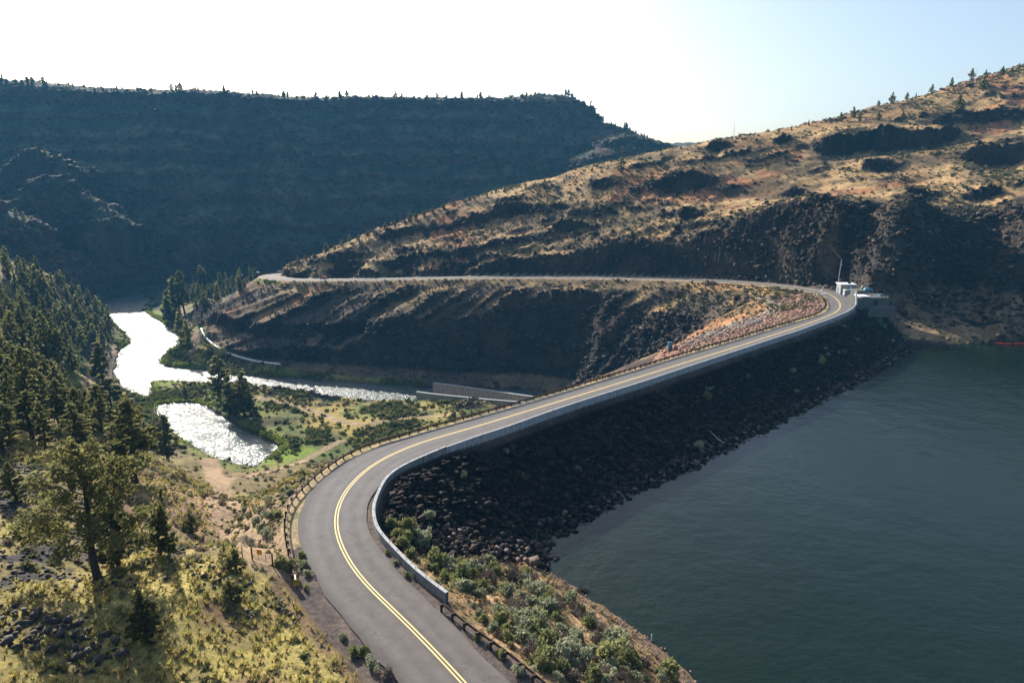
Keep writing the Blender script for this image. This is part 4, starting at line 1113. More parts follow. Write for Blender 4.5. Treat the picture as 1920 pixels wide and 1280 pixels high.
# red car on the far road
q = pz(598, 524, -14.4)
i_ = int(np.argmin(np.hypot(CL[:, 0] - q[0], CL[:, 1] - q[1]))); t_ = tn[i_]
car = empty('parked_car', (CL[i_, 0] + RN[i_, 0] * 2.2, CL[i_, 1] + RN[i_, 1] * 2.2, CL[i_, 2] + .03), math.atan2(t_[1], t_[0])); tag(car, 'tiny dark red car on the far road below the cliff', 'car')
M_paint = simple('red_paint', (.26, .035, .03), .3, var=.05, spec=.6, bstr=0)
mb = MB(); prof = [(-2.2, .35), (2.2, .35), (2.25, .75), (1.2, .95), (.6, 1.45), (-1.0, 1.5), (-1.9, 1.0), (-2.25, .9)]
mb.add([(x, y, z) for y in (-.85, .85) for x, z in prof], [tuple(range(8)), tuple(range(15, 7, -1))] + [(k, (k + 1) % 8, 8 + (k + 1) % 8, 8 + k) for k in range(8)]); mb.build('body', M_paint, car)
for y in (-.862, .862): mb = MB(); mb.add([(.55, y, 1.4), (1.05, y, 1.0), (-1.7, y, 1.02), (-.95, y, 1.44)], [(0, 1, 2, 3)]); mb.build('window', M_glass, car)
for x in (-1.35, 1.4):
    for y in (-.8, .8): MB().tube([(x, y - .1, .34), (x, y + .1, .34)], .34, 12).build('wheel', M_black, car)
# driftwood
for u, v, L_, r_, lab in ((1357, 834, 5.5, .12, 'pale driftwood log leaning on the rocks above the waterline'), (760, 856, 0, 0, '')):
    if L_ == 0: continue
    q = hit(u, v); o = MB().tube([(0, 0, 0), (-L_ * .25, .3, L_ * .18), (-L_ * .5, 1.1, L_ * .42)], [r_, r_ * .9, r_ * .4], 7).build('driftwood_log', M_drift, loc=None); o.location = (q[0], q[1], q[2] + .4); tag(o, lab, 'log')
print('objects', time.time() - T0)
# ================================================================== leaves, shrubs, rocks
def leaf_mat(name, c1, c2, trans=.35, var=.25):
    m, nt, b = new_mat(name)
    g = N(nt, 'ShaderNodeNewGeometry'); oi = N(nt, 'ShaderNodeObjectInfo')
    mx = N(nt, 'ShaderNodeMath', operation='MULTIPLY_ADD'); mx.inputs[1].default_value = .55
    nt.links.new(g.outputs['Random Per Island'], mx.inputs[0])
    m2 = N(nt, 'ShaderNodeMath', operation='MULTIPLY'); m2.inputs[1].default_value = .45; nt.links.new(oi.outputs['Random'], m2.inputs[0]); nt.links.new(m2.outputs[0], mx.inputs[2])
    c = ramp(nt, mx.outputs[0], [(.1, c1), (.9, c2)])
    nt.links.new(c, b.inputs['Base Color']); b.inputs['Roughness'].default_value = .75; b.inputs['Specular IOR Level'].default_value = .15
    t = N(nt, 'ShaderNodeBsdfTranslucent'); nt.links.new(c, t.inputs['Color'])
    ms = N(nt, 'ShaderNodeMixShader'); ms.inputs[0].default_value = trans
    nt.links.new(b.outputs[0], ms.inputs[1]); nt.links.new(t.outputs[0], ms.inputs[2]); nt.links.new(ms.outputs[0], nt.nodes['Material Output'].inputs['Surface'])
    return m
def leafcol_mat(name, trans=.3):
    m, nt, b = new_mat(name)
    at = N(nt, 'ShaderNodeAttribute', attribute_name='Col'); nt.links.new(at.outputs['Color'], b.inputs['Base Color']); b.inputs['Roughness'].default_value = .85; b.inputs['Specular IOR Level'].default_value = .1
    if trans:
        t = N(nt, 'ShaderNodeBsdfTranslucent'); nt.links.new(at.outputs['Color'], t.inputs['Color'])
        ms = N(nt, 'ShaderNodeMixShader'); ms.inputs[0].default_value = trans
        nt.links.new(b.outputs[0], ms.inputs[1]); nt.links.new(t.outputs[0], ms.inputs[2]); nt.links.new(ms.outputs[0], nt.nodes['Material Output'].inputs['Surface'])
    return m
M_pine = leaf_mat('pine_needles', (.078, .086, .028), (.22, .212, .074), .58)
M_jun = leaf_mat('juniper_scale_leaves', (.066, .074, .028), (.20, .192, .070), .56)
M_bark = simple('tree_bark', (.040, .030, .024), .9, var=.4, scale=5)
M_sage = leaf_mat('sage_leaves', (.19, .21, .12), (.40, .41, .27), .35)
M_rabbit = leaf_mat('rabbitbrush_leaves', (.14, .16, .060), (.30, .30, .125), .38)
M_grey = leaf_mat('dry_twigs', (.11, .09, .075), (.24, .19, .15), .15)
M_scat = leafcol_mat('scatter_leaves', .3)
M_blade = leafcol_mat('grass_blades', .45)
M_stone = simple('basalt', (.048, .040, .038), .85, var=.55, scale=1.6, spec=.45, bstr=.5)
M_stone_b = simple('brown_basalt', (.105, .062, .047), .8, var=.5, scale=1.6, spec=.45, bstr=.5)
M_rockcol = leafcol_mat('rock_rubble', 0)

def leaf_quads(cen, size, r, flatness=.0, elong=1.5, updir=None):
    """one diamond leaf clump at every centre"""
    n = len(cen)
    a = r.normal(size=(n, 3)); a[:, 2] *= (1 - flatness)
    if updir is not None: a = a * .55 + updir
    a /= np.linalg.norm(a, axis=1)[:, None] + 1e-9
    b_ = r.normal(size=(n, 3)); b_ = np.cross(a, b_); b_ /= np.linalg.norm(b_, axis=1)[:, None] + 1e-9
    sz = (size * r.uniform(.6, 1.4, n))[:, None]
    v = np.stack([cen - a * sz * elong * .5, cen + b_ * sz * .5, cen + a * sz * elong * .5, cen - b_ * sz * .5], 1).reshape(-1, 3)
    q = np.arange(4 * n).reshape(-1, 4)
    return v, q

def tree_mesh(kind, seed, nleaf, leaf, limbs=True):
    """a tree 10 m tall standing on the origin: trunk mesh and crown mesh"""
    r = np.random.default_rng(seed)
    mb = MB(); cen = []; upd = []
    lean = r.normal(0, .25, 2)
    if kind == 'pine': t0, R, nb, prof = .20, 2.3, 46, lambda t: (1.02 - t) ** .52 * .92 * min(1, (t - .1) / .24)
    elif kind == 'spire': t0, R, nb, prof = .10, 1.55, 44, lambda t: (1.03 - t) ** .8 * min(1, (t + .05) / .25)
    elif kind == 'juniper': t0, R, nb, prof = .05, 2.9, 44, lambda t: max(.12, (1 - abs(t - .38) * 1.35)) * (1.04 - t) ** .28
    elif kind == 'open': t0, R, nb, prof = .14, 4.6, 60, lambda t: max(.1, 1 - ((t - .40) / .66) ** 2) * (1.03 - t) ** .22
    else: t0, R, nb, prof = .3, 1.0, 26, lambda t: (1.02 - t) ** .5
    H_ = 10.0
    def trunk(t): return np.array((lean[0] * t + .12 * math.sin(t * 7 + seed), lean[1] * t + .12 * math.cos(t * 6 + seed), H_ * t))
    rad0 = {'pine': .24, 'spire': .17, 'juniper': .22, 'open': .27}.get(kind, .12)
    ts = np.linspace(-.02, .97, 12)
    mb.tube([tuple(trunk(t)) for t in ts], [rad0 * (1.35 if t < .03 else 1) * (1.04 - t) ** .85 + .015 for t in ts], 7)
    skip = r.random(nb) < (.14 if kind != 'juniper' else .05)
    lens = []
    for k in range(nb):
        t = t0 + (1 - t0) * ((k + r.random() * .8) / nb) ** (1.0 if kind != 'open' else .9) * .98
        if skip[k]: continue
        az = k * 2.39996 + r.normal(0, .35); L = R * prof(t) * r.uniform(.62, 1.18)
        rise = {'pine': .18, 'spire': -.05, 'juniper': .55, 'open': .42}.get(kind, .3) * (0.6 + t)
        p0 = trunk(t); d_ = np.array((math.cos(az), math.sin(az), rise)); d_ /= np.linalg.norm(d_)
        bend = np.array((0, 0, (-.10 if kind == 'pine' else .12) * L))
        side = np.cross(d_, (0, 0, 1)); side = side / (np.linalg.norm(side) + 1e-9) * r.normal(0, .15) * L
        pts = [p0 + d_ * L * s + bend * s * s + side * s * s for s in (0, .35, .7, 1.0)]
        if limbs and L > .5: mb.tube([tuple(p) for p in pts], [max(.02, rad0 * .30 * (1.05 - t) ** .5 * f_) for f_ in (1, .7, .4, .12)], 4, cap=False)
        lens.append((pts, L, t))
    tot = sum(l ** 1.6 for _, l, _ in lens)
    for pts, L, t in lens:
        n = max(3, int(nleaf * L ** 1.6 / tot))
        # sprays of leaves gathered into clumps along the limb
        ncl = max(2, int(3 + L * (2.2 if kind != 'open' else 2.6)))
        cs = r.uniform(.28, 1.05, ncl) ** .8
        cc = []
        for s in cs:
            i_ = min(2, int(s * 3)); f_ = s * 3 - i_
            p = pts[i_] * (1 - f_) + pts[i_ + 1] * f_
            cc.append(p + r.normal(0, .16 * L ** .5, 3) * np.array((1, 1, .6)))
        cc = np.array(cc)
        w_ = r.integers(0, ncl, n)
        sp = {'pine': .27, 'spire': .22, 'juniper': .30, 'open': .33}.get(kind, .2) * (.7 + .25 * L)
        off__ = r.normal(0, 1, (n, 3)); off__ *= (sp * r.uniform(.2, 1.0, n) ** .5 / (np.linalg.norm(off__, axis=1) + .3))[:, None] * np.array((1.25, 1.25, .72))
        cen.append(cc[w_] + off__)
    cen = np.vstack(cen)
    top = trunk(.97); cen = np.vstack([cen, top + r.normal(0, 1, (max(3, nleaf // 60), 3)) * np.array((.14, .14, .38))])
    v, q = leaf_quads(cen, leaf, r, .2, 1.7)
    v[:, 2] = np.maximum(v[:, 2], .05)
    return mb, v, q
PROTO = {}
def proto(kind, lod, k):
    key = (kind, lod, k)
    if key not in PROTO:
        n, lf = {'hi': (4300, .24), 'mid': (1500, .38), 'lo': (460, .66), 'tiny': (150, 1.1)}[lod]
        if kind == 'open': n, lf = 7000, .19
        mb, v, q = tree_mesh(kind, hash((kind, k)) % 1 + 100 * k + len(kind) * 7, n, lf, lod in ('hi', 'mid'))
        me1 = bpy.data.meshes.new('trunk'); me1.from_pydata(mb.v, [], mb.f); me1.materials.append(M_bark)
        me1.polygons.foreach_set('use_smooth', [True] * len(me1.polygons))
        me2 = mesh_from('crown', v, q, M_jun if kind in ('juniper', 'open') else M_pine)
        PROTO[key] = (me1, me2)
    return PROTO[key]
N_TREES = [0]
def put_tree(name, p, h, wide, kind, label, group=None, cat='tree', seed=None):
    zc = project(p)[2]
    lod = 'hi' if zc < 150 else 'mid' if zc < 340 else 'lo' if zc < 620 else 'tiny'
    k = N_TREES[0] if seed is None else seed
    me1, me2 = proto(kind, lod, k % (6 if lod != 'hi' else 3))
    root = empty(name, (p[0], p[1], p[2] - .15), (k * 2.4) % 6.28)
    s = h / 10.0; root.scale = (s * wide, s * wide, s)
    link('trunk', me1, root); link('crown', me2, root)
    tag(root, label, cat, group); N_TREES[0] += 1
    return root
def px_h(p, hp): return hp * project(p)[2] / F / math.cos(math.atan((project(p)[1] - CY) / F) * .0 + PITCH * .6)

NAT = {'pine': .46, 'spire': .31, 'juniper': .58, 'open': .88}
TAKEN = []
def named(u, v, hp, wp, kind, name, label, group=None, skip=0):
    p = hit(u, v, skip)
    if p is None: return
    h = px_h(p, hp); wide = (wp / hp) / NAT[kind]
    TAKEN.append(p); return put_tree(name, p, h, wide, kind, label, group)
# --- trees one can pick out near the camera
named(186, 1088, 272, 235, 'open', 'juniper_tree', 'big broad open-crowned juniper with a dark trunk, tallest tree on the grassy near slope')
named(222, 1058, 170, 110, 'juniper', 'juniper_tree', 'half-hidden juniper growing right against the big broad open-crowned juniper')
named(256, 905, 165, 118, 'pine', 'pine_tree', 'tall full conical pine between the big near juniper and the sunlit pool')
named(314, 868, 92, 60, 'pine', 'pine_tree', 'smaller pine just right of the tall full pine, above the pool')
named(317, 1045, 140, 34, 'spire', 'pine_tree', 'thin spindly young pine right of the big juniper on the near slope')
named(301, 1040, 105, 58, 'pine', 'pine_tree', 'lopsided sapling pine between the big juniper and the thin spindly pine')
named(361, 998, 42, 48, 'juniper', 'juniper_tree', 'low bushy juniper on the slope beside the dirt track')
named(30, 938, 78, 62, 'juniper', 'juniper_tree', 'small round juniper alone in the grass at the left edge')
named(6, 852, 100, 85, 'pine', 'pine_tree', 'wide pine cut by the left edge of the photo')
named(58, 822, 92, 76, 'pine', 'pine_tree', 'spreading pine on the grassy shoulder above the small round juniper')
named(275, 1205, 118, 84, 'juniper', 'juniper_tree', 'dense dark juniper bush throwing shade at the foot of the big juniper')
named(438, 1132, 54, 56, 'juniper', 'juniper_tree', 'squat dark juniper bush among black rocks left of the gate')
named(442, 1068, 46, 56, 'juniper', 'juniper_tree', 'pale thin juniper sapling just uphill of the pipe gate')
named(148, 850, 100, 78, 'pine', 'pine_tree', 'pine standing behind the top of the big juniper')
named(206, 768, 128, 56, 'spire', 'pine_tree', 'tall narrow pine beside the two-track by the river')
named(190, 830, 110, 80, 'pine', 'pine_tree', 'bushy pine below the two-track, left of the tall full pine')
named(112, 800, 92, 70, 'pine', 'pine_tree', 'dark pine at the front edge of the forest slope')
named(320, 1000, 60, 40, 'spire', 'pine_tree', 'short slim sapling behind the thin spindly pine') if False else None
# --- the stand between the pool and the river
for u, v, hp, wp, kd, lab in ((413, 748, 82, 50, 'pine', 'tallest flat-topped pine of the clump between the pool and the river'), (433, 780, 78, 40, 'spire', 'narrow pine in the middle of the clump between the pool and the river'), (457, 783, 88, 50, 'pine', 'right-hand full pine of the clump between the pool and the river'), (444, 772, 60, 42, 'juniper', 'low dark tree filling the back of the clump between the pool and the river'), (471, 778, 58, 34, 'spire', 'short pine on the outer right of the clump beside the pool'), (348, 742, 22, 14, 'juniper', 'little dark bushy tree on the tongue of land left of the pine clump')):
    named(u, v, hp, wp, kd, 'pine_tree' if kd != 'juniper' else 'juniper_tree', lab)
# --- trees at the bend of the river
for u, v, hp, wp, kd, lab in ((330, 592, 72, 34, 'pine', 'tall pine on the right bank at the river bend, nearest the water'), (346, 588, 80, 34, 'pine', 'tallest pine at the river bend beside the pale track'), (318, 604, 58, 26, 'spire', 'slim pine at the river bend right at the reed edge'), (338, 632, 46, 30, 'juniper', 'round dark tree on the bank below the river bend'), (352, 640, 40, 26, 'juniper', 'round tree close against the pale track by the river'), (381, 545, 46, 26, 'pine', 'pine standing above its neighbours behind the dark spur')):
    named(u, v, hp, wp, kd, 'pine_tree' if kd != 'juniper' else 'juniper_tree', lab)

def sample_poly(poly, n, mind, seed, skip=0, cond=None, tries=60):
    r = np.random.default_rng(seed); P_ = np.array(poly, float); out = []
    x0, y0 = P_.min(0); x1, y1 = P_.max(0); k = 0
    while len(out) < n and k < n * tries:
        k += 1; u = r.uniform(x0, x1); v = r.uniform(y0, y1)
        if not inside(np.array([u]), np.array([v]), poly)[0]: continue
        p = hit(u, v, skip)
        if p is None: continue
        if cond is not None and not cond(p): continue
        if any((p[0] - q[0]) ** 2 + (p[1] - q[1]) ** 2 < mind ** 2 for q in out): continue
        if any((p[0] - q[0]) ** 2 + (p[1] - q[1]) ** 2 < (mind * .7) ** 2 for q in TAKEN): continue
        out.append(p)
    return out
def riv_ok(p): return float(grid_at(riv_d, np.array([p[0]]), np.array([p[1]]))[0]) > 3 and float(grid_at(TR, np.array([p[0]]), np.array([p[1]]))[0]) > 1.0
def forest(poly, n, mind, seed, hr_, kinds, gname, labs, skip=0):
    r = np.random.default_rng(seed)
    for p in sample_poly(poly, n, mind, seed, skip, riv_ok):
        kd = kinds[r.integers(len(kinds))]; h = r.uniform(*hr_); tall = h > (hr_[0] + hr_[1]) / 2
        nm = 'juniper_tree' if kd == 'juniper' else 'pine_tree'
        put_tree(nm, p, h, r.uniform(.85, 1.2), kd, labs[0] if tall else labs[1], gname + (' (tall)' if tall else ' (short)'))
forest([(0, 495), (45, 505), (110, 525), (165, 565), (212, 612), (205, 650), (168, 690), (100, 690), (0, 660)], 84, 4.6, 41, (7.5, 14), ['pine', 'juniper', 'juniper', 'spire', 'pine'], 'pines of the upper forest slope', ('tall dark pine in the dense wood on the upper left slope', 'shorter tree in the dense wood on the upper left slope'))
forest([(0, 660), (146, 690), (128, 735), (136, 790), (60, 790), (0, 770)], 34, 4.6, 42, (8, 14), ['pine', 'pine', 'juniper'], 'pines of the lower forest slope', ('tall pine in the wood just left of the two-track', 'shorter tree in the wood just left of the two-track'))
forest([(180, 775), (240, 790), (290, 830), (300, 850), (230, 850), (180, 800)], 10, 4.5, 43, (7, 12), ['pine', 'juniper'], 'trees above the pool', ('tall tree on the bank above the left end of the pool', 'shorter tree on the bank above the left end of the pool'))
forest([(0, 770), (150, 790), (230, 850), (215, 880), (120, 860), (0, 830)], 12, 6, 44, (6, 11), ['pine', 'juniper'], 'trees of the grassy shoulder', ('taller pine along the grassy shoulder on the left', 'shorter tree along the grassy shoulder on the left'))
forest([(355, 560), (372, 532), (430, 512), (482, 500), (485, 515), (470, 540), (415, 572), (372, 590)], 46, 4.2, 45, (7, 14), ['pine', 'spire', 'juniper'], 'trees behind the dark spur', ('taller tree of the wood behind the dark spur', 'shorter tree of the wood behind the dark spur'))
forest([(305, 590), (352, 560), (356, 620), (345, 650), (335, 640)], 10, 4, 46, (6, 11), ['juniper', 'pine'], 'trees on the right bank', ('taller bank tree between the river bend and the pale track', 'shorter bank tree between the river bend and the pale track'))
# --- hill and skyline junipers
sky_j = [(1516,234,9),(1548,229,8),(1576,226,15),(1600,219,18),(1611,226,15),(1647,198,10),(1672,193,18),(1700,180,12),(1717,170,8),(1747,167,16),(1783,157,14),(1822,148,18),(1847,145,13),(1879,139,14),(1897,134,9),(1909,131,11),(1484,243,8),(1461,248,7)]
for u, v, hp in sky_j:
    p = None
    for dv in (2, 4, 6, 8, 10, 12, 15):
        p = hit(u, v + dv, 250)
        if p and p[1] < 520: break
    if p is None: continue
    put_tree('juniper_tree', p, px_h(p, hp + 2), 1.25, 'juniper' if hp > 9 else 'spire', 'dark juniper standing against the sky along the right-hand ridge', 'junipers on the right skyline')
for u, v, hp, lab in ((1843,167,22,'conical juniper below the skyline junipers near the top right'),(1798,210,30,'largest lone juniper on the golden slope at the upper right'),(1164,324,28,'broad dark juniper at the left end of the hilltop by the notch'),(1647,225,15,'small juniper left of the largest lone juniper on the golden slope'),(1322,310,11,'tiny juniper in the grass below the hilltop mast'),(1692,222,13,'tiny juniper midway along the golden slope below the ridge'),(1850,226,9,'tiny juniper under the conical one near the right edge'),(1612,378,12,'little dark juniper in the middle of the golden slope')):
    p = hit(u, v, 230)
    if p: put_tree('juniper_tree', p, px_h(p, hp), 1.45, 'juniper', lab)
r = np.random.default_rng(77)
for u, v, hp in ((545,497,12),(560,488,14),(574,484,12),(590,480,12),(612,472,22),(628,466,12),(641,458,14),(655,450,15),(672,446,12),(690,441,15),(702,437,14),(722,428,16),(741,421,12),(768,412,20),(780,408,18),(795,402,14),(812,396,14),(832,389,13),(852,383,11),(872,377,11),(890,372,9),(912,365,12),(930,360,9),(946,356,11),(985,347,10),(1021,338,8),(1062,330,8),(1110,318,9),(1140,312,8)):
    p = hit(u, v + 5, 230)
    if p: put_tree('juniper_tree', p, px_h(p, hp), r.uniform(1.1, 1.5), 'juniper' if r.random() < .6 else 'pine', 'small tree edging the sunlit crest of the long hill above the canyon', 'trees along the long crest')
# --- mesa rim
rl = smooth_line(MESA_RIM, 4.0); rl = rl[(rl[:, 0] > -880)]
for k in range(95):
    c = rl[int(r.integers(2, len(rl) - 2))] * (1 if True else 1)
    x, y = c[0] * 1.004 + r.normal(0, 1), c[1] + r.uniform(-1, 5)
    u_, v_, z_ = project((x, y, 0))
    if u_ < -30: continue
    z = float(grid_z(np.array([x]), np.array([y]))[0])
    put_tree('rim_tree', (x, y, z), r.uniform(4.5, 9.5) if r.random() < .5 else r.uniform(3.5, 6), r.uniform(1.0, 1.7), 'juniper' if r.random() < .6 else 'pine', 'tiny tree silhouetted on the flat rim of the mesa', 'trees on the mesa rim')
EL_ = smooth_line([py(t[0], t[1], t[2] * .935) for t in east[:-1]], 4.0)
for k in range(34):
    c = EL_[int(r.integers(1, len(EL_) - 1))]; x, y = c[0] + r.normal(0, 3), c[1] + r.uniform(-12, 6)
    put_tree('rim_tree', (x, y, float(grid_z(np.array([x]), np.array([y]))[0])), r.uniform(5, 12), r.uniform(.9, 1.2), 'spire' if r.random() < .6 else 'pine', 'tiny conifer on the falling right-hand shoulder of the mesa', 'conifers on the mesa shoulder')
for u, v in ((60,287),(72,285),(85,288),(140,338),(170,360),(185,372),(200,384),(212,390),(30,398),(45,412)):
    p = hit(u, v + 4, 350)
    if p: put_tree('rim_tree', p, r.uniform(4, 7), 1.3, 'juniper', 'small tree on the sunlit edge of the rocky butte at the left', 'trees on the butte')
print('trees', N_TREES[0], time.time() - T0)

# ================================================================== shrubs one can count
def shrub_mesh(seed, nleaf, leaf, mat, tall=.75, twig=False):
    r = np.random.default_rng(seed)
    nl = 7 + seed % 4
    lob = np.stack([r.normal(0, .21, nl), r.normal(0, .21, nl), r.uniform(.16, .40, nl)], 1)
    w_ = r.integers(0, nl, nleaf); d_ = r.normal(size=(nleaf, 3)); d_ /= np.linalg.norm(d_, axis=1)[:, None]
    rad = r.uniform(.14, .30, nl); lob[0] = (0, 0, .25); rad[0] = .34
    c = lob[w_] + d_ * (rad[w_] * r.uniform(.4, 1, nleaf) ** .4)[:, None]
    c[:, 2] = np.abs(c[:, 2]) * (tall / .55)
    up = c - np.array((0, 0, -.15)); up /= np.linalg.norm(up, axis=1)[:, None]
    v, q = leaf_quads(c, leaf, r, 0, 2.6 if not twig else 4, up)
    v[:, 2] = np.maximum(v[:, 2], -.05)
    return mesh_from('sagebrush', v, q, mat)
SH = {'sage': [shrub_mesh(k, 520, .085, M_sage) for k in range(4)], 'rabbit': [shrub_mesh(10 + k, 520, .085, M_rabbit, .8) for k in range(4)], 'grey': [shrub_mesh(20 + k, 420, .06, M_grey, .7, True) for k in range(2)]}
N_SH = [0]
def put_shrub(p, dia, kind, label, group=None):
    me = SH[kind][N_SH[0] % len(SH[kind])]
    o = link({'sage': 'sagebrush', 'rabbit': 'rabbitbrush', 'grey': 'dry_bush'}[kind], me, None, (p[0], p[1], p[2] - .05)); o.rotation_euler = (0, 0, N_SH[0] * 1.7); s = dia; o.scale = (s, s, s * .95); N_SH[0] += 1
    tag(o, label, 'shrub', group); return o
def brush(poly, n, mind, seed, dr_, kinds, zone, cond=None):
    r = np.random.default_rng(seed)
    cn = {'sage': 'grey-green sagebrush', 'rabbit': 'bright green rabbitbrush', 'grey': 'dry leafless grey bush'}
    for p in sample_poly(poly, n, mind, seed, 0, cond):
        kd = kinds[r.integers(len(kinds))]; d_ = r.uniform(*dr_) * (r.random() * .5 + .75); big = d_ > (dr_[0] + dr_[1]) / 2
        put_shrub(p, d_, kd, ('large ' if big else 'small ') + cn[kd] + ' ' + zone, ('large ' if big else 'small ') + kd + ' shrubs ' + zone)
okb = lambda p: p[2] > Z_LAKE + 1.3 and float(grid_at(d, np.array([p[0]]), np.array([p[1]]))[0]) > .9
brush([(728, 985), (790, 1000), (830, 1040), (860, 1060), (900, 1110), (860, 1110), (800, 1070), (750, 1030)], 26, 1.0, 61, (1.2, 2.2), ['rabbit', 'sage', 'rabbit'], 'hugging the outer side of the concrete wall', okb)
brush([(860, 1050), (930, 1060), (1000, 1085), (1090, 1140), (1130, 1180), (1000, 1180), (900, 1120)], 48, 1.05, 62, (.9, 2.4), ['sage', 'sage', 'rabbit', 'grey'], 'on the tan bank above the lake', okb)
brush([(870, 1130), (990, 1180), (1130, 1190), (1230, 1250), (1300, 1280), (1040, 1280), (960, 1220)], 70, 1.0, 63, (.9, 2.4), ['sage', 'sage', 'rabbit', 'sage', 'grey'], 'between the right guardrail and the lake', okb)
okl = lambda p: float(grid_at(d, np.array([p[0]]), np.array([p[1]]))[0]) > .5
brush([(440, 880), (540, 880), (600, 858), (548, 930), (532, 1010), (500, 1010), (470, 980), (440, 930)], 46, 1.1, 64, (.6, 1.7), ['rabbit', 'sage', 'sage'], 'on the tan slope left of the bend in the road', okl)
for u, v, d_, kd, lab in ((530, 1065, 2.0, 'rabbit', 'biggest round green bush behind the striped marker'), (543, 1070, 1.6, 'rabbit', 'green bush leaning on the marker end of the guardrail'), (567, 1045, 1.2, 'rabbit', 'yellowish bush between guardrail end and pavement'), (571, 1062, 1.1, 'sage', 'grey-green bush at the pavement edge by the striped marker'), (577, 1078, 1.0, 'sage', 'bush just right of the striped marker'), (573, 1103, .7, 'rabbit', 'small green tuft in the gravel below the striped marker'),
        (642, 1195, .9, 'sage', 'small bush in the gravel under the cut bank'), (664, 1228, 1.2, 'rabbit', 'first of the bushes along the lower left road edge'), (684, 1226, 1.2, 'rabbit', 'second bush along the lower left road edge, beside its twin'), (700, 1252, 1.3, 'sage', 'pale bush along the lower left road edge'), (724, 1268, 1.2, 'grey', 'dry bush lowest along the left road edge'),
        (727, 1038, .7, 'rabbit', 'yellow tuft at the foot of the wall on the road side'), (742, 1056, .7, 'sage', 'upright tuft at the foot of the wall on the road side'), (765, 1080, .9, 'sage', 'largest tuft at the foot of the wall on the road side'),
        (893, 1198, 1.0, 'rabbit', 'bush casting shade inside the right guardrail'), (915, 1212, .6, 'sage', 'small tuft inside the right guardrail'), (942, 1232, 1.2, 'rabbit', 'round bush inside the right guardrail near the bottom edge'), (980, 1262, 1.3, 'sage', 'bush cut by the bottom edge inside the right guardrail')):
    p = hit(u, v)
    if p: put_shrub(p, d_, kd, lab)
for u, v, d_, kd in ((801, 972, 1.7, 'sage'), (1083, 882, 1.3, 'sage'), (1325, 748, 2.2, 'rabbit'), (1329, 733, 1.6, 'sage'), (1309, 842, 2.4, 'sage'), (1402, 709, 1.4, 'rabbit'), (1485, 700, 2.0, 'sage'), (1542, 682, 2.4, 'rabbit'), (1552, 668, 1.6, 'sage'), (1572, 664, 1.4, 'sage'), (1583, 663, 1.6, 'rabbit'), (1605, 640, 1.6, 'sage'), (1650, 608, 2.6, 'rabbit'), (1658, 616, 2.2, 'sage'), (1673, 642, 1.5, 'sage'), (1580, 614, 1.4, 'sage'), (1495, 738, 1.6, 'sage'), (1395, 790, 1.0, 'rabbit'), (980, 893, 1.0, 'rabbit'), (1545, 655, 1.2, 'sage'), (1420, 760, .9, 'sage'), (950, 850, 1.3, 'sage'), (870, 895, 1.5, 'sage')):
    p = hit(u, v)
    if p: put_shrub(p, d_, kd, ('bright green' if kd == 'rabbit' else 'pale grey-green') + ' bush growing alone among the dark rocks of the dam face', kd + ' bushes on the dam face')
print('shrubs', N_SH[0], time.time() - T0)

# ================================================================== ground cover: one object each
def merge(name, pv, pq, pts, sc, rz, cols, mat, label_kind='stuff', nvar=None):
    """copies of small prototype meshes merged into one mesh; pv/pq are lists of variants"""
    V = []; Q = []; CC = []; o = 0
    pts = np.asarray(pts); var = np.arange(len(pts)) % len(pv)
    for k in range(len(pv)):
        m_ = var == k
        if not m_.any(): continue
        c_, s_ = np.cos(rz[m_]), np.sin(rz[m_]); v = pv[k]; S = sc[m_]
        x = v[None, :, 0] * S[:, :1]; y = v[None, :, 1] * S[:, :1]; z = v[None, :, 2] * S[:, 1:2]
        X = x * c_[:, None] - y * s_[:, None] + pts[m_][:, 0:1]; Y = x * s_[:, None] + y * c_[:, None] + pts[m_][:, 1:2]; Z = z + pts[m_][:, 2:3]
        n = int(m_.sum()); vv = np.stack([X, Y, Z], -1).reshape(-1, 3)
        Q.append((pq[k][None] + (np.arange(n) * len(v))[:, None, None] + o).reshape(-1, pq[k].shape[1])); V.append(vv); o += len(vv)
        CC.append(np.repeat(cols[m_], len(v), 0))
    cc = np.vstack(CC); cc = np.concatenate([cc, np.ones((len(cc), 1))], 1)
    q = np.vstack(Q)
    ob = link(name, mesh_from(name, np.vstack(V), q, mat, cc, q.shape[1])); ob['kind'] = label_kind
    return ob
def tuft(seed, n, leaf, tall, elong=2.2, spread=.5):
    r = np.random.default_rng(seed)
    c = np.stack([r.normal(0, spread * .5, n), r.normal(0, spread * .5, n), np.abs(r.normal(.25, .18, n)) * tall], 1)
    up = c - np.array((0, 0, -.2)); up /= np.linalg.norm(up, axis=1)[:, None]
    return leaf_quads(c, leaf, r, 0, elong, up)
def grass_tuft(seed, n):
    r = np.random.default_rng(seed); v = []; q = []
    for k in range(n):
        a = r.uniform(0, 6.28); l = r.uniform(.12, .5); h = r.uniform(.5, 1.0); b = np.array((math.cos(a) * .1, math.sin(a) * .1, 0)) * r.random(); t = np.array((math.cos(a) * l, math.sin(a) * l, h)); s = np.array((-math.sin(a), math.cos(a), 0)) * .075
        v += [b - s, b + s, (b + t) * .6 + s * .8 + np.array((0, 0, .1)), t * 1.0 + b]; q.append((4 * k, 4 * k + 1, 4 * k + 2, 4 * k + 3))
    return np.array(v), np.array(q)
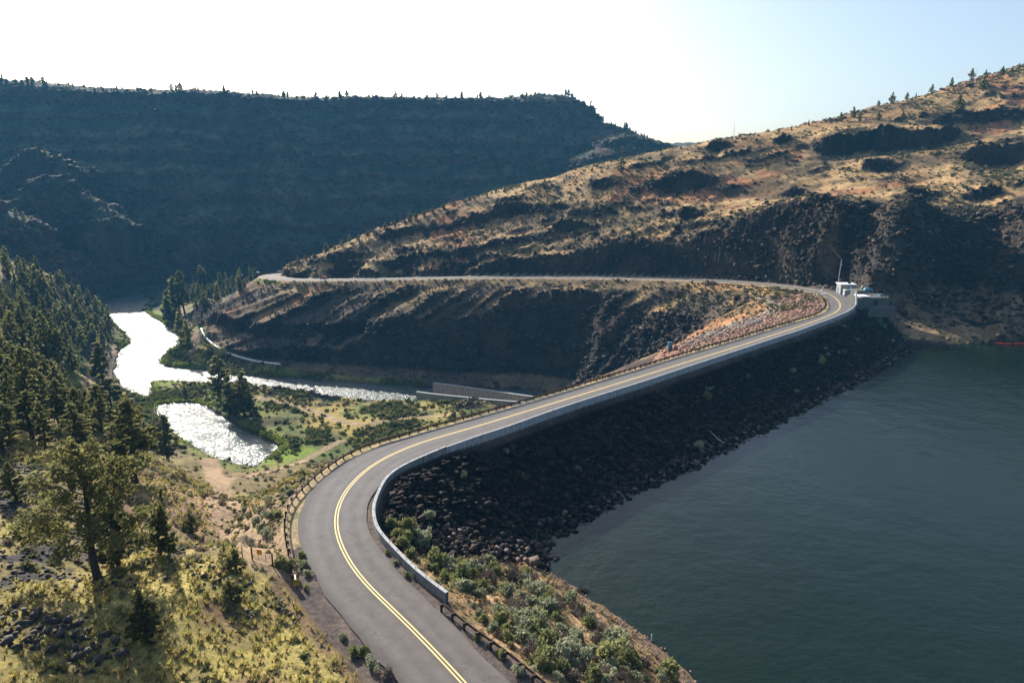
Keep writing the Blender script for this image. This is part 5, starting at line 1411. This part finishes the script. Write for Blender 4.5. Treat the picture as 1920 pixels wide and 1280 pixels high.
def pick(mask, n, seed, dens=None):
    """random land points inside a mask, even over the ground"""
    r = np.random.default_rng(seed)
    w_ = (RR_ ** 2) * mask * ((d > .35) | ~use)
    dA = np.gradient(ANG)[:, None]; w_ = w_ * dA
    if dens is not None: w_ = w_ * dens
    cs = np.cumsum(w_.ravel()); k = np.searchsorted(cs, r.random(n) * cs[-1]); k = np.minimum(k, GX.size - 1)
    i, j = np.unravel_index(k, GX.shape)
    x = VX[i, j] + r.normal(0, .5, n) * np.minimum(1, RR_[i, j] / 200); y = VY[i, j] + r.normal(0, .5, n) * np.minimum(1, RR_[i, j] / 200)
    return np.stack([x, y, VZ[i, j]], 1), r
VIEW = (np.abs(AA) < math.radians(46))
SHP = [tuft(k, 26, .34, .9) for k in range(5)]; SHP_v = [a for a, _ in SHP]; SHP_q = [b for _, b in SHP]
SM = [tuft(30 + k, 11, .55, .9, 1.6) for k in range(5)]; SM_v = [a for a, _ in SM]; SM_q = [b for _, b in SM]
def shrub_cols(r, n, a, b, b2=None):
    t = r.random((n, 1)); c = np.array(a) * (1 - t) + np.array(b) * t
    if b2 is not None:
        k = r.random(n) < .25; c[k] = np.array(b2) * (.7 + .6 * r.random((k.sum(), 1)))
    return c
def cover(name, mask, n, seed, dia, ca, cb, cc=None, small=True, dens=None):
    p, r = pick(mask & VIEW, n, seed, dens)
    s = r.uniform(dia[0], dia[1], n) * (.6 + .8 * r.random(n) ** 2)
    return merge(name, SM_v if small else SHP_v, SM_q if small else SHP_q, p, np.stack([s, s * r.uniform(.6, 1, n)], 1), r.uniform(0, 6.28, n), shrub_cols(r, n, ca, cb, cc), M_scat)
clump = sstep(-.15, .35, fbm(GX, GY, 24, 4, 131)) + .12
hillzone = R_hill & (GY < 560) & (tal < .3) & (steep < .9)
cover('hill_shrubs', hillzone, 16000, 201, (.5, 1.7), (.075, .08, .035), (.15, .15, .07), (.20, .16, .08), True, clump)
cover('hill_shrubs', (tal > .3) & (steep < .9), 3200, 202, (.6, 1.6), (.075, .075, .035), (.16, .145, .075), None, True, clump * (1 - .6 * leftness))
cover('mesa_scrub', R_mesa & (GY < 1120), 16000, 203, (1.6, 4.2), (.045, .055, .028), (.085, .09, .045), None, True, sstep(-.3, .4, fbm(GX, GY, 45, 3, 132)) + .15)
vz = (REG == 0) & (riv_d > 1.5) & (GY > 150) & (GY < 470) & (GX > -330) & (GX < 40) & (TR > .6)
cover('valley_scrub', vz, 9500, 204, (.7, 2.2), (.06, .08, .026), (.15, .17, .055), (.22, .20, .08), False, (clump ** 2) + .05)
fz = R_left & (GY > 105) & (GY < 480) & (TR > .6) & (riv_d > 1)
cover('slope_scrub', fz, 3600, 205, (.5, 1.5), (.10, .10, .045), (.20, .19, .09), (.24, .20, .10), False)
nz = R_left & (GY < 130) & (rd_d > 8.5)
cover('slope_scrub', nz, 1500, 206, (.3, .9), (.12, .12, .06), (.24, .23, .12), (.20, .15, .10), False)
bz = R_bank & (d > 1) & (GZ > Z_LAKE + 1)
cover('bank_scrub', bz, 700, 207, (.25, .7), (.15, .15, .08), (.28, .25, .14), (.30, .21, .12), False)
vg = (rd_side < 0) & (d > .1) & (d < 2.2) & (rd_d < 12) & (rd_arc > S_BEND0 + 4) & (rd_arc < S_END + 40) & (rd_d > left_w.max() * 0 + np.interp(rd_arc, CL_S, left_w) + .5)
cover('verge_scrub', vg, 900, 208, (.2, .6), (.20, .19, .09), (.38, .31, .16), None, False)
dl = (rd_side < 0) & (d > 1) & (rd_d < 60) & (rd_arc > S_BEND0) & (rd_arc < S_BEND0 + 60) & use & (R_left | (REG == 4) | (REG == 0))
cover('slope_scrub', dl, 900, 209, (.3, 1.1), (.13, .135, .06), (.27, .25, .12), None, False)
# bunch grass on the near slope
GT = [grass_tuft(k, 14) for k in range(6)]
p, r = pick(R_left & VIEW & (GY < 150) & (rocky < .8) & (rd_d > 8) & (TR > .2), 15000, 211, sstep(-.5, .25, f8 + f3 * .5) + .05)
n = len(p); s = .22 + .75 * r.random(n) ** 1.6
merge('bunch_grass', [a for a, _ in GT], [b for _, b in GT], p, np.stack([s * .9, s * .75], 1), r.uniform(0, 6.28, n), shrub_cols(r, n, (.30, .25, .07), (.46, .41, .14), (.30, .24, .10)), M_blade)
p, r = pick((R_bank & (d > .6) & (GZ > Z_LAKE + .9)) & VIEW, 3200, 212)
n = len(p); s = r.uniform(.25, .6, n)
merge('dry_grass', [a for a, _ in GT], [b for _, b in GT], p, np.stack([s * .9, s * .7], 1), r.uniform(0, 6.28, n), shrub_cols(r, n, (.38, .27, .14), (.50, .38, .20)), M_blade)
# reeds along the river
p, r = pick((riv_d > -.8) & (riv_d < 3.0) & (GY < 620) & (REG == 0) & VIEW, 2600, 213, sstep(-.1, .3, fbm(GX, GY, 30, 2, 133)) + .05)
n = len(p); s = r.uniform(.8, 1.8, n)
merge('reeds', [a for a, _ in GT], [b for _, b in GT], p, np.stack([s, s * .7], 1), r.uniform(0, 6.28, n), shrub_cols(r, n, (.14, .19, .03), (.27, .31, .07)), M_blade)

# ================================================================== stones
def stone(seed, n=11):
    """an angular block: the hull of a few points on a rough box"""
    r = np.random.default_rng(seed); bm = bmesh.new()
    for k in range(n):
        p = r.uniform(-1, 1, 3); p /= np.abs(p).max() ** .75 * np.linalg.norm(p) ** .25
        bm.verts.new(Vector(p * np.array((.55, .46, .40)) * r.uniform(.82, 1.08)))
    o_ = bmesh.ops.convex_hull(bm, input=list(bm.verts))
    bmesh.ops.delete(bm, geom=[v for v in bm.verts if not v.link_faces], context='VERTS')
    bmesh.ops.triangulate(bm, faces=list(bm.faces))
    bm.verts.index_update(); bm.verts.ensure_lookup_table()
    v = np.array([x.co[:] for x in bm.verts]); q = np.array([[x.index for x in f.verts] for f in bm.faces]); bm.free(); return v, q
ST1 = [stone(k, 12) for k in range(9)]; ST2 = [stone(50 + k, 13) for k in range(6)]
ST2m = [[mesh_from('boulder', v, q, mt_, None, 3) for v, q in ST2] for mt_ in (M_stone, M_stone_b)]
def rocks(name, mask, n, seed, size, ca, cb, dens=None, sink=.15, grow=None):
    p, r = pick(mask & VIEW, n, seed, dens)
    s = size[0] + (size[1] - size[0]) * r.random(n) ** 2.2
    p[:, 2] += s * (.35 - sink)
    t = r.random((n, 1)); c = (np.array(ca) * (1 - t) + np.array(cb) * t) * r.uniform(.6, 1.35, (n, 1))
    return merge(name, [a for a, _ in ST1], [b for _, b in ST1], p, np.stack([s, s * r.uniform(.6, 1, n)], 1), r.uniform(0, 6.28, n), c, M_rockcol)
face = (wd > .4) & (GZ > Z_LAKE - .6) & (d > 1.5)
rocks('riprap', face, 13000, 301, (.35, 1.35), (.008, .007, .007), (.042, .030, .026))  # stone colours lowered to carry the shade of the dam face
shore = (wd > .3) & (np.abs(GZ - Z_LAKE) < 1.1)
rocks('shore_rubble', shore, 1800, 302, (.3, 1.2), (.06, .048, .042), (.17, .125, .10))
rocks('bank_pebbles', R_bank & (np.abs(GZ - Z_LAKE - .7) < 1.2), 1600, 303, (.08, .35), (.13, .09, .07), (.24, .17, .13))
rocks('scattered_rubble', R_left & (GY < 120) & (rocky > .2) & (rd_d > 8), 4500, 304, (.1, .55), (.030, .029, .031), (.075, .070, .070), rocky)
rocks('reddish_rubble', R_down & (rd_d < 40), 2600, 305, (.35, 1.1), (.22, .13, .10), (.38, .25, .19))
rocks('scree', (tal > .3) & (scree > .4) & (GZ > -52), 5000, 306, (.5, 1.7), (.042, .038, .036), (.105, .086, .074))
rocks('scree', alc > .4, 1500, 307, (.6, 2.2), (.05, .04, .034), (.16, .12, .085))
rocks('outcrop_rubble', hillzone, 3200, 314, (.5, 2.2), (.022, .018, .016), (.08, .058, .044), sstep(.15, .4, fbm(GX, GY, 18, 4, 141)) + .02)
rocks('scree', hillzone & (SL > .5), 2200, 308, (.5, 1.6), (.05, .042, .036), (.11, .085, .065))
crag = sstep(.7, 1.0, SL)  # crag colours are lowered too, to carry the shade of the cliffs
rocks('crags', (hill_m > .3) & (crag > .2) & (GY < 560) & ~lowland, 9000, 311, (.7, 3.2), (.018, .015, .014), (.075, .052, .040), crag, .25)
rocks('crags', (alc > .3) & (crag > .2), 2200, 312, (.7, 2.6), (.022, .018, .016), (.085, .06, .044), crag, .25)
rocks('crags', R_mesa & (crag > .2) & (GY < 1100), 6000, 313, (2, 8), (.035, .026, .023), (.085, .058, .047), crag, .3)
rocks('river_stones', (riv_d > -2.4) & (riv_d < .8) & (REG == 0) & VIEW, 1500, 309, (.3, 1.2), (.05, .045, .04), (.12, .10, .08))
N_B = [0]
def boulder(p, s, brown, label, group):
    me = ST2m[1 if brown else 0][N_B[0] % 6]; o = link('boulder', me, None, (p[0], p[1], p[2] + s * .18)); o.scale = (s, s, s * .85); o.rotation_euler = (N_B[0] * .37 % .5, N_B[0] * .61 % .5, N_B[0] * 2.1); N_B[0] += 1
    tag(o, label, 'rock', group)
r = np.random.default_rng(91)
for p in sample_poly([(770, 975), (850, 990), (940, 1010), (1030, 1020), (1010, 1060), (930, 1050), (850, 1040), (790, 1010)], 95, .75, 71):
    s = r.uniform(.55, 1.3); big = s > .95; boulder(p, s, True, ('large' if big else 'medium') + ' sunlit brown boulder at the near end of the dark dam face', ('large' if big else 'medium') + ' sunlit boulders')
for p in sample_poly([(0, 1130), (120, 1160), (240, 1200), (230, 1250), (120, 1230), (0, 1210)], 60, .5, 72):
    s = r.uniform(.45, 1.1); big = s > .8; boulder(p, s, False, ('large' if big else 'small') + ' black angular rock in the rock field at the lower left', ('large' if big else 'small') + ' rocks of the lower left rock field')
for p in sample_poly([(330, 1030), (420, 1060), (520, 1110), (560, 1180), (440, 1150), (350, 1090)], 45, .6, 73, 0, okl):
    s = r.uniform(.3, .8); boulder(p, s, False, 'dark rock in the grass between the big juniper and the road', 'rocks in the grass')
for u, v, s, lab in ((1003, 1058, 2.1, 'largest brown boulder on the point where the dam face meets the bank'), (995, 1075, 1.5, 'big brown boulder just below the largest one on the point'), (985, 1040, 1.4, 'dark boulder at the water end of the near rock slope'), (883, 1062, 1.4, 'smooth grey boulder among the sagebrush on the bank'), (308, 1088, .9, 'single dark boulder in the yellow grass beside the thin pine')):
    p = hit(u, v)
    if p: boulder(p, s, lab.startswith(('largest', 'big')), lab, None)
print('stones', N_B[0], time.time() - T0)
# ================================================================== light, air, camera
SUN_AZ, SUN_EL = math.radians(-33), math.radians(27)
sun = bpy.data.lights.new('sun', 'SUN'); sun.energy = 5.0; sun.angle = math.radians(.53); sun.color = (1, .93, .82)
so = link('sun', sun)
sdir = Vector((math.sin(SUN_AZ) * math.cos(SUN_EL), math.cos(SUN_AZ) * math.cos(SUN_EL), math.sin(SUN_EL)))
so.rotation_euler = sdir.to_track_quat('Z', 'Y').to_euler()
w = bpy.data.worlds.new('World'); scene.world = w; w.use_nodes = True
nt = w.node_tree; bg = nt.nodes['Background']
sky = nt.nodes.new('ShaderNodeTexSky'); sky.sky_type = 'NISHITA'; sky.sun_disc = False
sky.sun_elevation = SUN_EL; sky.sun_rotation = SUN_AZ; sky.altitude = 900; sky.dust_density = 5.5; sky.ozone_density = 1.1; sky.air_density = 1.0
nt.links.new(sky.outputs[0], bg.inputs['Color']); bg.inputs['Strength'].default_value = SKY_STR

if HAZE > 0:
    me = bpy.data.meshes.new('haze')
    x0, x1, y0, y1, z0, z1 = -1760, 1760, -140, 1790, -58, 215
    me.from_pydata([(x, y, z) for z in (z0, z1) for x, y in ((x0, y0), (x1, y0), (x1, y1), (x0, y1))], [], [(0, 3, 2, 1), (4, 5, 6, 7), (0, 1, 5, 4), (1, 2, 6, 5), (2, 3, 7, 6), (3, 0, 4, 7)])
    o = link('haze', me); o['kind'] = 'stuff'
    m = bpy.data.materials.new('haze_air'); m.use_nodes = True; nt = m.node_tree
    nt.nodes.remove(nt.nodes['Principled BSDF'])
    v = nt.nodes.new('ShaderNodeVolumePrincipled'); v.inputs['Color'].default_value = (.16, .56, 1, 1); v.inputs['Density'].default_value = HAZE; v.inputs['Anisotropy'].default_value = .0
    nt.links.new(v.outputs[0], nt.nodes['Material Output'].inputs['Volume']); me.materials.append(m)

cd = bpy.data.cameras.new('camera'); cam = link('camera', cd); scene.camera = cam
cam.location = (0, 0, H); cam.rotation_euler = (math.pi / 2 - PITCH, 0, 0)
cd.sensor_width = 36; cd.lens = 24; cd.clip_start = .5; cd.clip_end = 9000
scene.view_settings.view_transform = 'Standard'; scene.view_settings.look = 'None'
scene.view_settings.exposure = EXPO; scene.view_settings.gamma = 1
scene.cycles.max_bounces = 6; scene.cycles.diffuse_bounces = 2; scene.cycles.glossy_bounces = 2; scene.cycles.transmission_bounces = 3; scene.cycles.transparent_max_bounces = 6; scene.cycles.volume_bounces = 0
scene.cycles.use_denoising = True
print('done', time.time() - T0, 'objects', len(scene.objects))
